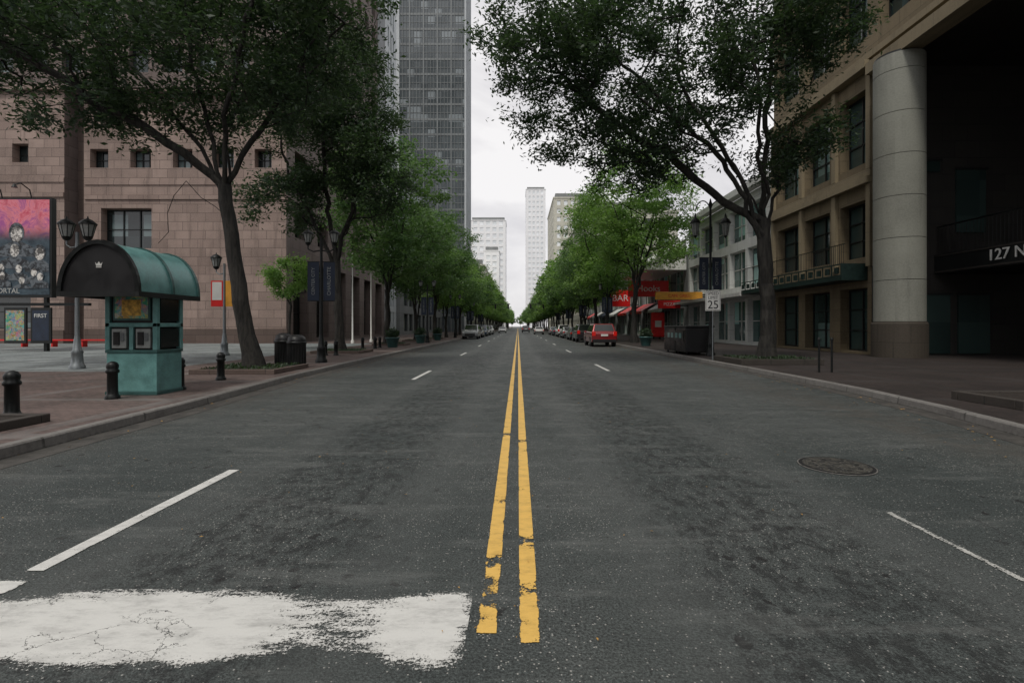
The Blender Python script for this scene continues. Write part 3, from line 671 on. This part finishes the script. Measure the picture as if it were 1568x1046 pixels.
dr=group('distant_tree_row')
y=155
while y<420:
    for s_ in(-1,1): place_tree('t',G3f[i%3],(s_*(9.2 if y<330 else 7.5),y,.1),random.uniform(0,6),random.uniform(1,1.15),dr); i+=1
    y+=10
for x in(-12,-5,2,8,14): place_tree('t',G3f[i%3],(x,440+random.uniform(-8,8),.1),random.uniform(0,6),random.uniform(.8,1.3),dr); i+=1
def pit(x0,x1,y0,y1,h=.14,nm='tree_planter',em=None,plants=True):
    em=em or M['pinkbase']
    gp=group(nm,(0,0,0)); mb=MB(); z0=.125; z1=.13+h; t_=.14
    mb.bx(x0,x1,y0,y0+t_,z0,z1,em); mb.bx(x0,x1,y1-t_,y1,z0,z1,em); mb.bx(x0,x0+t_,y0+t_+.002,y1-t_-.002,z0,z1,em); mb.bx(x1-t_,x1,y0+t_+.002,y1-t_-.002,z0,z1,em)
    mb.build('kerb_edging',gp,bevel=.015)
    mb=MB(); mb.quad((x0+t_,y0+t_,z1-.03),(x1-t_,y0+t_,z1-.03),(x1-t_,y1-t_,z1-.03),(x0+t_,y1-t_,z1-.03),M['soil']); mb.build('soil',gp)
    if not plants: return
    rg=np.random.default_rng(int(abs(x0*97+y0*13))); N=int(500*(x1-x0)*(y1-y0)/4)
    px=rg.uniform(x0+t_+.05,x1-t_-.05,N); py=rg.uniform(y0+t_+.05,y1-t_-.05,N); mb=MB()
    for a,b in zip(px,py):
        r_=rg.uniform(0,6.28); l=rg.uniform(.03,.09); hh=rg.uniform(.01,.12)
        mb.add([(a,b,z1-.03),(a+cos(r_)*l,b+sin(r_)*l,z1-.03+hh),(a+cos(r_+.9)*l*.8,b+sin(r_+.9)*l*.8,z1-.03+hh*.7)],[(0,1,2)],M['leafA'])
    mb.build('ground_cover',gp)
pit(-9.4,-6.95,14.6,17.0); pit(-10.4,-7.9,25.6,28); pit(7.95,10.9,18.2,20.8,.2,em=M['edge']); pit(-10.5,-6.75,6.35,7.4,.12,em=M['edge'],plants=False); pit(8.2,11.5,8.3,9.7,.16,em=M['edge'],plants=False)
for y in(37.5,47,56.2): pit(-10.4,-8.1,y-1.1,y+1.1)
# ---------------------------------------------------------------- street furniture
def lantern(mb,x,y,z,hang=True,s=1):
    if hang:
        mb.lathe((x,y,z),[(.05*s,-.02),(.10*s,0),(.15*s,.42*s),(.17*s,.45*s)],M['lampglass'],8,False)
        mb.lathe((x,y,z),[(.20*s,.45*s),(.20*s,.48*s),(.14*s,.60*s),(.05*s,.68*s),(.03*s,.8*s),(.01*s,.86*s)],M['iron'],12)
        mb.lathe((x,y,z),[(.01,-.12*s),(.04*s,-.06*s),(.07*s,-.02)],M['iron'],8)
        for k in range(8):
            t_=2*pi*k/8; mb.cyl((x+.10*s*cos(t_),y+.10*s*sin(t_),z),(x+.155*s*cos(t_),y+.155*s*sin(t_),z+.45*s),.009,.009,M['iron'],4)
    else:
        mb.lathe((x,y,z),[(.05*s,-.05),(.11*s,0),(.14*s,.08*s)],M['iron'],10)
        mb.lathe((x,y,z),[(.12*s,.08*s),(.21*s,.46*s)],M['lampglass'],8,False)
        mb.lathe((x,y,z),[(.25*s,.46*s),(.25*s,.5*s),(.12*s,.62*s),(.03*s,.66*s),(.01,.74*s)],M['iron'],12)
        for k in range(8):
            t_=2*pi*k/8; mb.cyl((x+.125*s*cos(t_),y+.125*s*sin(t_),z+.08*s),(x+.215*s*cos(t_),y+.215*s*sin(t_),z+.46*s),.012,.012,M['iron'],4)
def street_lamp(loc,H,arm,hang,banner=None,bz=3,pole=None,single=False,s=1.0,rz=0):
    pm=pole or M['iron']; gp=group('street_lamp',loc,rz); mb=MB()
    mb.lathe((0,0,0),[(.22,0),(.22,.1),(.17,.16),(.15,.5),(.17,.55),(.12,.62),(.09,.95),(.075,1.0),(.065,1.1),(.05,H)],pm,14); mb.build('post',gp)
    mb=MB()
    for sd in ((-1,) if single else (-1,1)):
        if hang:
            pts=[Vector((0,0,H-.35))]+[Vector((sd*arm*(.5-.5*cos(t_)),0,H-.35+.55*sin(t_))) for t_ in np.linspace(.3,pi*.93,9)]
            mb.tube(pts,.025,pm,6); lantern(mb,sd*arm,0,H-1.15*s-.02,True,s)
        else:
            mb.tube([Vector((0,0,H-.45)),Vector((sd*arm*.6,0,H-.5)),Vector((sd*arm,0,H-.4)),Vector((sd*arm,0,H-.25))],.025,pm,6); lantern(mb,sd*arm,0,H-.22,False,s)
    if hang: mb.lathe((0,0,H),[(.05,0),(.09,.06),(.06,.14),(.02,.3)],pm,10)
    mb.build('arms_and_lanterns',gp)
    if banner:
        mb=MB()
        for sd in(-1,1):
            x0,x1=(.08,.52) if sd>0 else(-.52,-.08)
            mb.bx(x0,x1,-.008,.008,bz,bz+1.45,banner); mb.bx(min(0,x0),max(0,x1),-.015,.015,bz+1.452,bz+1.48,pm); mb.bx(min(0,x0),max(0,x1),-.015,.015,bz-.03,bz-.002,pm)
        mb.build('banners',gp)
        text('banner_print','CENTER CITY',.17,(-.3,-.012,bz+.73),(radians(90),radians(-90),0),M['lampglass'],gp,.002)
        text('banner_print','CHARLOTTE',.19,(.3,-.012,bz+.73),(radians(90),radians(-90),0),M['lampglass'],gp,.002)
    return gp
street_lamp((-7.45,19.4,.13),4.7,.5,False,M['navy'],2.35,s=.82)
street_lamp((8.95,23.8,.13),7.0,.7,True,M['navy'],3.1,s=1.2)
street_lamp((-14.2,16.5,.13),4.4,.34,False,pole=M['silver'],s=1.0)
gp=street_lamp((-13.7,23.9,.13),4.3,.38,False,pole=M['silver'],single=True,s=1.0)
mb=MB(); mb.bx(-.62,-.06,-.01,.01,2.3,3.5,M['red']); mb.bx(.06,.4,-.01,.01,2.3,3.5,M['orange']); mb.bx(-.56,-.12,-.02,-.011,2.6,3.44,M['wpaint']); mb.build('poster_banner',gp)
for y in(43,62,82,104):
    street_lamp((-7.6,y,.13),4.9,.55,False,M['navy'],2.35,s=.85); street_lamp((8.9,y+8,.13),6.2,.7,True,M['navy'],2.8)
def bollard(x,y,s=1):
    gp=group('bollard',(x,y,.13)); mb=MB()
    mb.lathe((0,0,0),[(.125,0),(.125,.05),(.10,.08),(.09,.12),(.085,.48),(.11,.50),(.11,.54),(.09,.56),(.10,.60),(.10,.64),(.07,.69),(.02,.71)],M['iron'],16)
    mb.build('post',gp)
for x,y in((-7.58,7.67),(-7.68,9.7),(-7.31,11.07),(-7.6,13.1),(-8.6,24.2),(-9.1,24.2),(-9.4,31),(-8.8,31.6),(-8.9,33),(-9.5,34)): bollard(x,y)
def bin_(x,y,h=1.15,mat=None):
    gp=group('litter_bin',(x,y,.13)); mb=MB(); mt=mat or M['blk']
    mb.lathe((0,0,0),[(.24,0),(.27,.04),(.27,.1),(.30,h*.72),(.32,h*.74),(.32,h*.78),(.29,h*.8)],M['frame'],20)
    for k in range(20):
        t_=2*pi*k/20; mb.bx(.285*cos(t_)-.012,.285*cos(t_)+.012,.285*sin(t_)-.012,.285*sin(t_)+.012,.06,h*.73,mt)
    mb.build('slatted_body',gp)
    mb=MB(); mb.lathe((0,0,h*.8),[(.30,0),(.30,h*.02),(.26,h*.13),(.14,h*.2),(.12,h*.2)],mt,20); mb.build('domed_lid',gp)
bin_(-7.85,17.2); bin_(-7.35,17.0,1.1)
def pot(x,y):
    gp=group('planter_pot',(x,y,.13)); mb=MB(); mb.lathe((0,0,0),[(.3,0),(.32,.05),(.42,.55),(.48,.58),(.48,.66),(.42,.66)],M['tealdk'],20); mb.build('pot',gp)
    rg=np.random.default_rng(int(y*10)); mb=MB()
    for k in range(700):
        d=rg.normal(size=3); d/=np.linalg.norm(d); q=d*rg.random()**.4*np.array([.45,.45,.35])+np.array([0,0,.9]); e_=rg.normal(size=3)*.05; f_=rg.normal(size=3)*.05
        mb.add([q,q+e_,q+e_+f_,q+f_],[(0,1,2,3)],M['leafA'])
    mb.build('shrub',gp)
for x,y in((-8.2,33.5),(-8.0,42),(-8.0,51),(9.0,36),(9.0,50)): pot(x,y)
# telephone kiosk
gp=group('telephone_kiosk',(0,0,.13)); X0,X1,Y0_,Y1_=-8.23,-7.19,10.2,11.0
mb=MB(); mb.bx(X0,X1,Y0_,Y1_,0,.07,M['tealdk']); mb.bx(X0+.02,X1-.02,Y0_+.02,Y1_-.02,.071,.84,M['teal'])
mb.bx(X0,X1,Y0_,Y1_,.842,.9,M['tealdk'])
for a,b in((X0,X0+.09),(X1-.09,X1)):
    for c,d in((Y0_,Y0_+.09),(Y1_-.09,Y1_)): mb.bx(a,b,c,d,.902,2.05,M['teal'])
mb.bx(X0,X1,Y0_,Y1_,1.36,1.44,M['teal'])
mb.bx(X0+.1,X1-.1,Y0_+.05,Y1_-.05,.903,2.04,M['blk'])
mb.bx(X0+.48,X0+.56,Y0_,Y0_+.09,.903,1.358,M['teal'])
mb.bx(X1-.3,X1-.22,Y1_-.0,Y1_+.25,.0,2.05,M['tealdk'])
mb.build('cabinet',gp,bevel=.008)
g=NG('kiosk_poster'); o=g.coord('UV'); n=g.noise(o,5,4,.7,1.5); v=g.vor(o,7,'F1','Color')
g.set(Base_Color=g.mix(.25,g.ramp(n,[(.35,(.03,.16,.15)),(.5,(.09,.28,.24)),(.56,(.55,.36,.08)),(.62,(.25,.10,.04)),(.7,(.08,.2,.18))]),v),Roughness=.25); M['kpost']=g.m
mb=MB(); mb.bx(X0+.16,X1-.14,Y0_+.01,Y0_+.048,1.49,2.0,M['tealdk']); mb.bx(X0+.2,X1-.18,Y0_-.0,Y0_+.009,1.53,1.97,M['kpost']); 
mb.bx(X0+.34,X0+.72,Y0_-.006,Y0_-.001,1.58,1.9,simple('yellow_flyer',(.55,.33,.06),.5,0,.6,14))
mb.build('poster_panel',gp)
mb=MB()
for a in(X0+.14,X0+.62):
    mb.bx(a,a+.28,Y0_+.0,Y0_+.048,.94,1.32,M['lampglass']); mb.bx(a+.05,a+.16,Y0_-.03,Y0_-.001,1.0,1.26,M['blk']); mb.bx(a+.18,a+.25,Y0_-.02,Y0_-.001,1.08,1.24,M['silver'])
mb.bx(X1-.045,X1-.01,Y0_+.13,Y1_-.13,.95,1.33,M['dglass']); mb.bx(X1-.045,X1-.01,Y0_+.13,Y1_-.13,1.48,2.0,M['dglass'])
mb.build('telephones',gp)
cxm=-7.84; R_=.74; n=20; H_=.93
def arc(y,r,h,z0=2.03): return [(cxm+r*cos(pi-pi*k/n),y,z0+h*sin(pi*k/n)) for k in range(n+1)]
mb=MB(); yA,yB=9.6,11.35
A_=arc(yA,R_,H_);B_=arc(yB,R_,H_); vs=A_+B_
mb.add(vs,[(k,k+1,n+2+k,n+1+k) for k in range(n)],M['teal'],True)
mb.build('barrel_roof',gp)
mb=MB()
for yy in(yA-.05,10.5,yB-.02):
    o_=arc(yy,R_+.03,H_+.03);i_=arc(yy,R_-.05,H_-.05);o2=arc(yy+.07,R_+.03,H_+.03);i2=arc(yy+.07,R_-.05,H_-.05); m_=n+1
    fs=[]
    for k in range(n): fs+=[(k,k+1,m_+k+1,m_+k),(2*m_+k+1,2*m_+k,3*m_+k,3*m_+k+1),(k+1,k,2*m_+k,2*m_+k+1),(m_+k,m_+k+1,3*m_+k+1,3*m_+k)]
    mb.add(o_+i_+o2+i2,fs,M['iron'] if yy<yA else M['tealdk'])
mb.bx(cxm-R_-.03,cxm-R_+.05,yA-.05,yB+.05,1.93,2.028,M['frame']); mb.bx(cxm+R_-.05,cxm+R_+.03,yA-.05,yB+.05,1.93,2.028,M['frame']); mb.bx(cxm-R_+.052,cxm+R_-.052,yA-.05,yA+.05,1.93,2.028,M['frame'])
mb.bx(cxm-R_+.052,cxm+R_-.052,yA+.051,yB,2.055,2.075,M['frame'])
mb.build('roof_ribs',gp)
mb=MB(); E_=arc(yA-.01,R_-.03,H_-.03); mb.add(E_,[tuple(reversed(range(n+1)))],M['blk']); F_=arc(yB,R_-.03,H_-.03); mb.add(F_,[tuple(range(n+1))],M['blk']); mb.build('end_fascia',gp)
mb=MB(); cz=2.50
pr=[(-.05,0),(.05,0),(.07,.075),(.035,.035),(0,.085),(-.035,.035),(-.07,.075)]
mb.add([(cxm+a,yA-.022,cz+b) for a,b in pr],[tuple(range(7))],M['lframe']); mb.bx(cxm-.05,cxm+.05,yA-.026,yA-.021,cz-.03,cz-.012,M['lframe']); mb.build('crown_emblem',gp)
# speed sign
gp=group('speed_limit_sign',(7.85,20.6,.13)); mb=MB(); mb.cyl((0,0.03,0),(0,.03,3.0),.03,.03,M['silver'],8); mb.build('post',gp)
mb=MB(); mb.bx(-.31,.31,-.006,.006,2.0,2.82,M['wpaint']); mb.build('plate',gp)
mb=MB()
for a in((-.29,.29,2.02,2.035),(-.29,.29,2.785,2.8),(-.29,-.275,2.036,2.784),(.275,.29,2.036,2.784)): mb.bx(a[0],a[1],-.009,-.0065,a[2],a[3],M['blk'])
mb.build('border',gp)
text('speed_text','SPEED',.17,(0,-.01,2.69),(radians(90),0,0),M['blk'],gp,.002); text('limit_text','LIMIT',.17,(0,-.01,2.52),(radians(90),0,0),M['blk'],gp,.002); text('number_text','25',.46,(0,-.01,2.23),(radians(90),0,0),M['blk'],gp,.004)
gp=group('newspaper_rack',(0,0,.13)); mb=MB()
mb.bx(8.0,9.35,24.4,26.0,.12,1.3,M['blk']); mb.bx(7.98,9.38,24.37,28.03,1.302,1.42,M['frame']); mb.bx(8.0,9.35,26.1,28.0,.12,1.3,M['blk'])
for y in(24.6,25.8,26.3,27.8): mb.bx(8.1,8.2,y-.05,y+.05,0,.118,M['iron']); mb.bx(9.1,9.2,y-.05,y+.05,0,.118,M['iron'])
mb.build('cabinet',gp,bevel=.04)
mb=MB(); mb.bx(7.975,7.998,24.7,27.2,.65,1.15,M['frame'])
for y in(25,25.6,26.3,26.9): mb.bx(7.965,7.974,y,y+.35,.8,1.05,M['teal'])
mb.build('label_panels',gp)
gp=group('bike_rack',(0,0,.13)); mb=MB()
for x in(9.0,9.38): mb.cyl((x,15.3,0),(x,15.3,.95),.03,.03,M['iron'],8); mb.lathe((x,15.3,.95),[(.045,0),(.05,.04),(.01,.1)],M['iron'],8)
mb.build('posts',gp)
# poster billboard left
g=NG('poster_backdrop'); u=g.coord('UV'); s=g.sep(u)
pk=g.ramp(g.noise(u,.9,5,.7,1),[(.35,(.60,.03,.09)),(.5,(.80,.24,.30)),(.62,(.40,.09,.30))])
dk=g.ramp(g.noise(u,1.2,5,.7),[(.4,(.015,.03,.045)),(.65,(.07,.11,.14))])
g.set(Base_Color=g.mix(g.rng(s[1],6.0,7.0),dk,pk),Roughness=.4); M['poster']=g.m
def gtone(nm,a,b):
    g=NG(nm); u=g.coord('UV'); n=g.noise(u,3.2,4,.7,.6); g.set(Base_Color=g.mix(g.rng(n,.42,.58),a,b),Roughness=.4); return g.m
T1=gtone('print_skin_tone',(.09,.085,.08),(.75,.72,.68)); T2=gtone('print_dark_tone',(.012,.014,.018),(.13,.15,.17))
gp=group('poster_billboard',(0,28,.13)); mb=MB(); mb.bx(-31,-25.5,0,.3,2.95,8.4,M['frame']); mb.build('frame',gp)
mb=MB(); mb.bx(-30.9,-25.6,-.02,-.003,3.1,8.3,M['poster']); mb.build('poster',gp)
mb=MB(); rg=random.Random(4); lay=0
for row,(zz,nn,sc_) in enumerate(((6.5,2,1.0),(5.4,3,.8),(4.4,5,.52),(4.0,4,.5))):
    for k in range(nn):
        cx=-30.7+.6+(5.1-.9)*(k+.5*(row%2)+.3)/nn+rg.uniform(-.1,.1); cz_=zz+rg.uniform(-.12,.2); yy=-.024-lay*.0025; lay+=1
        cl=lambda a:max(-30.88,min(-25.62,a))
        sh=[(cx-sc_*1.0,cz_-1.25*sc_),(cx+sc_*1.0,cz_-1.25*sc_),(cx+sc_*.95,cz_-.75*sc_),(cx+.3*sc_,cz_-.45*sc_),(cx-.3*sc_,cz_-.45*sc_),(cx-sc_*.95,cz_-.75*sc_)]
        mb.add([(cl(a),yy,max(3.45,b)) for a,b in sh],[tuple(range(6))],T2)
        el=lambda rx,rz,cz2,y2:[(cl(cx+rx*sc_*cos(2*pi*q/14)),y2,cz2+rz*sc_*sin(2*pi*q/14)) for q in range(14)]
        mb.add(el(.43,.56,cz_+.06*sc_,yy-.0006),[tuple(range(14))],T2); mb.add(el(.32,.44,cz_-.02,yy-.0012),[tuple(range(14))],T1)
mb.build('printed_figures',gp)
mb=MB()
for x in(-30.5,-25.9): mb.bx(x-.09,x+.09,.06,.24,0,2.95,M['iron'])
mb.bx(-31,-23.4,-.1,.1,2.5,2.65,M['iron'])
for x in(-29.8,-28.2,-26.6): mb.tube([Vector((x,0,8.4)),Vector((x,-.1,8.8)),Vector((x+.1,-.7,9.0)),Vector((x+.1,-1,8.85))],.03,M['iron'],6); mb.lathe((x+.1,-1.05,8.68),[(.14,0),(.05,.18),(.03,.2)],M['iron'],10)
mb.build('posts_and_lamps',gp)
text('poster_title','IMMORTAL',.38,(-28.1,-.11,3.3),(radians(90),0,0),M['lframe'],gp,.003)
mb=MB()
for x0,x1,mt in((-27.95,-26.95,M['kpost']),(-26.5,-25.6,M['navy'])): mb.bx(x0-.1,x1+.1,-.05,.05,.45,2.4,M['frame']); mb.bx(x0,x1,-.06,-.051,.6,2.25,mt)
mb.build('lower_posters',gp); text('first_text','FIRST',.3,(-26.05,-.07,1.95),(radians(90),0,0),M['wpaint'],gp)
mb=MB(); mb.bx(-38,-22.5,34,34.5,.42,.5,M['red']); 
for x in range(-37,-22,2): mb.bx(x-.05,x+.05,34.05,34.45,0,.418,M['red'])
mb.build('bench',None,(0,0,.13))
for x,y in((-12.9,45),(-13.4,41.5)):
    gp=group('flagpole',(x,y,.13)); mb=MB(); mb.lathe((0,0,0),[(.14,0),(.14,.2),(.07,.3),(.04,7.2),(.07,7.22),(.07,7.32),(.01,7.4)],M['wpaint'],10); mb.build('pole',gp)
gp=group('red_poster_stand',(0,0,.13)); mb=MB(); mb.bx(14.6,16.1,56,56.4,.2,2.9,M['red']); mb.build('panel',gp,bevel=.15); mb=MB(); mb.bx(15.0,15.7,55.98,55.998,1.3,2.0,M['wpaint']); mb.build('graphic',gp); mb=MB(); mb.bx(14.8,14.95,56.1,56.3,0,.2,M['iron']); mb.bx(15.5,15.65,56.1,56.3,0,.2,M['iron']); mb.build('feet',gp)
for x,sd in((8.6,-1),(-7.9,1)):
    gp=group('traffic_light',(x,112,.13)); mb=MB(); mb.cyl((0,0,0),(0,0,6.3),.12,.09,M['iron'],10); mb.cyl((0,0,6),(sd*6.2,0,6.3),.07,.05,M['iron'],8); mb.build('mast',gp)
    mb=MB()
    for d in(3,5.8): mb.bx(sd*d-.18,sd*d+.18,-.2,.0,5.3,6.25,M['blk']); mb.lathe((sd*d,-.1,5.2),[(.1,0),(.1,.1)],M['blk'],8)
    mb.build('signal_heads',gp)
# ---------------------------------------------------------------- cars
def carpaint(name,c):
    g=NG(name); o=g.coord(); n=g.noise(o,3,4)
    g.set(Base_Color=g.mix(g.rng(n,.3,.7,0,.25),c,tuple(x*.6 for x in c)),Roughness=.25,Metallic=.25,Coat_Weight=.8,Coat_Roughness=.06); return g.m
CP={'red':carpaint('red_car_paint',(.24,.012,.014)),'dk':carpaint('black_car_paint',(.02,.022,.025)),'sil':carpaint('silver_car_paint',(.38,.39,.40)),'wh':carpaint('white_car_paint',(.65,.65,.63)),'bl':carpaint('blue_car_paint',(.05,.09,.15))}
M['tail']=simple('tail_lamp_red',(.75,.015,.01),.2,0,.1); M['head']=simple('head_lamp_clear',(.7,.72,.72),.15,0,.05)
import bmesh
def car(loc,rz,pt,kind='suv'):
    gp=group('parked_car' if abs(loc[0])>5 else 'car',loc,rz)
    if kind=='suv':
        prof=[(-2.2,.32),(-2.28,.45),(-2.27,.95),(-2.2,1.08),(1.0,1.10),(2.05,.98),(2.25,.85),(2.3,.5),(2.2,.3)]
        gb=(-2.17,1.0,1.07);gt=(-1.85,.15,1.70);hw=.93
    else:
        prof=[(-2.2,.28),(-2.3,.4),(-2.3,.85),(-2.2,.95),(-1.5,1.0),(1.0,.95),(2.05,.80),(2.25,.68),(2.3,.4),(2.2,.26)]
        gb=(-1.85,1.15,.95);gt=(-1.15,.25,1.42);hw=.89
    mb=MB(); n=len(prof)
    vs=[(x,y,z) for x in(-hw,hw) for y,z in prof]
    mb.add(vs,[tuple(range(n)),tuple(reversed(range(n,2*n)))]+[(i,i+n,(i+1)%n+n,(i+1)%n) for i in range(n)],pt)
    b0,b1,zb=gb;t0,t1,zt=gt;wb=hw-.04;wt=hw-.22
    P=[(-wb,b0,zb),(wb,b0,zb),(wb,b1,zb),(-wb,b1,zb),(-wt,t0,zt),(wt,t0,zt),(wt,t1,zt),(-wt,t1,zt)]
    mb.add(P,[(4,5,6,7),(0,1,5,4),(1,2,6,5),(2,3,7,6),(3,0,4,7)],pt)
    ob=mb.build('body',gp,bevel=.07,seg=3)
    bm=bmesh.new(); bm.from_mesh(ob.data); bmesh.ops.recalc_face_normals(bm,faces=bm.faces); bm.to_mesh(ob.data); bm.free()
    mb=MB()
    def win(ids,u0,u1,v0,v1,off):
        a,b,c,d=[Vector(P[i]) for i in ids]; nn=(b-a).cross(d-a).normalized()*off
        f=lambda u,v:(a.lerp(b,u)).lerp(d.lerp(c,u),v)+nn
        mb.quad(f(u0,v0),f(u1,v0),f(u1,v1),f(u0,v1),M['dglass'])
    win((0,1,5,4),.08,.92,.14,.90,.012); win((2,3,7,6),.06,.94,.08,.92,.012)
    for ids in((1,2,6,5),(3,0,4,7)):
        for a,b in((.06,.30),(.33,.60),(.63,.93)):
            if ids==(3,0,4,7): a,b=1-b,1-a
            win(ids,a,b,.12,.86,.012)
    mb.build('windows',gp)
    mb=MB()
    for sx in(-1,1):
        for y in(-1.38,1.42):
            mb.cyl((sx*(hw-.22),y,.35),(sx*(hw+.012),y,.35),.35,.35,M['rubber'],20); mb.cyl((sx*(hw+.0),y,.35),(sx*(hw+.022),y,.35),.21,.19,M['rim'],12)
            mb.cyl((sx*(hw-.1),y,.38),(sx*(hw+.004),y,.38),.42,.42,M['blk'],20)
    mb.build('wheels',gp)
    mb=MB()
    zl=.8 if kind=='suv' else .66
    for sx in(-1,1):
        x0,x1=sorted((sx*(hw-.02),sx*(hw-.28))); mb.bx(x0,x1,-2.30,-2.2,zl,zl+(.32 if kind=='suv' else .2),M['tail'])
        mb.bx(x0,x1,2.15,2.29,zl-.12,zl+.08,M['head'])
        a,b=sorted((sx*(hw+.0),sx*(hw+.17))); mb.bx(a,b,.75,.85,1.02,1.16,pt)
    mb.bx(-.26,.26,-2.31,-2.285,zl-.02,zl+.13,M['wpaint'])
    mb.bx(-hw+.05,hw-.05,-2.335,-2.25,.34,.56,M['blk']); mb.bx(-.6,.6,2.24,2.325,.42,.66,M['blk'])
    if kind=='suv':
        for sx in(-.66,.66): mb.bx(sx-.02,sx+.02,-1.6,.1,1.73,1.77,M['iron'])
    mb.build('lamps_and_trim',gp,bevel=.012)
car((6.35,39.8,0),0,CP['red'],'suv'); car((6.5,50.5,0),0,CP['dk'],'suv'); car((6.5,57,0),0,CP['dk'],'sedan'); car((6.5,66,0),0,CP['sil'],'sedan')
car((6.5,74,0),0,CP['wh'],'suv'); car((6.5,83,0),0,CP['bl'],'sedan'); car((6.5,92,0),0,CP['sil'],'sedan'); car((3.9,96,0),0,CP['wh'],'sedan')
car((1.9,125,0),0,CP['dk'],'suv'); car((-3.6,120,0),pi,CP['wh'],'sedan')
for i,(y,c) in enumerate(((62,'sil'),(70,'dk'),(79,'bl'),(88,'dk'),(97,'wh'))): car((-5.6,y,0),pi,CP[c],'sedan' if i%2 else 'suv')
print('done')
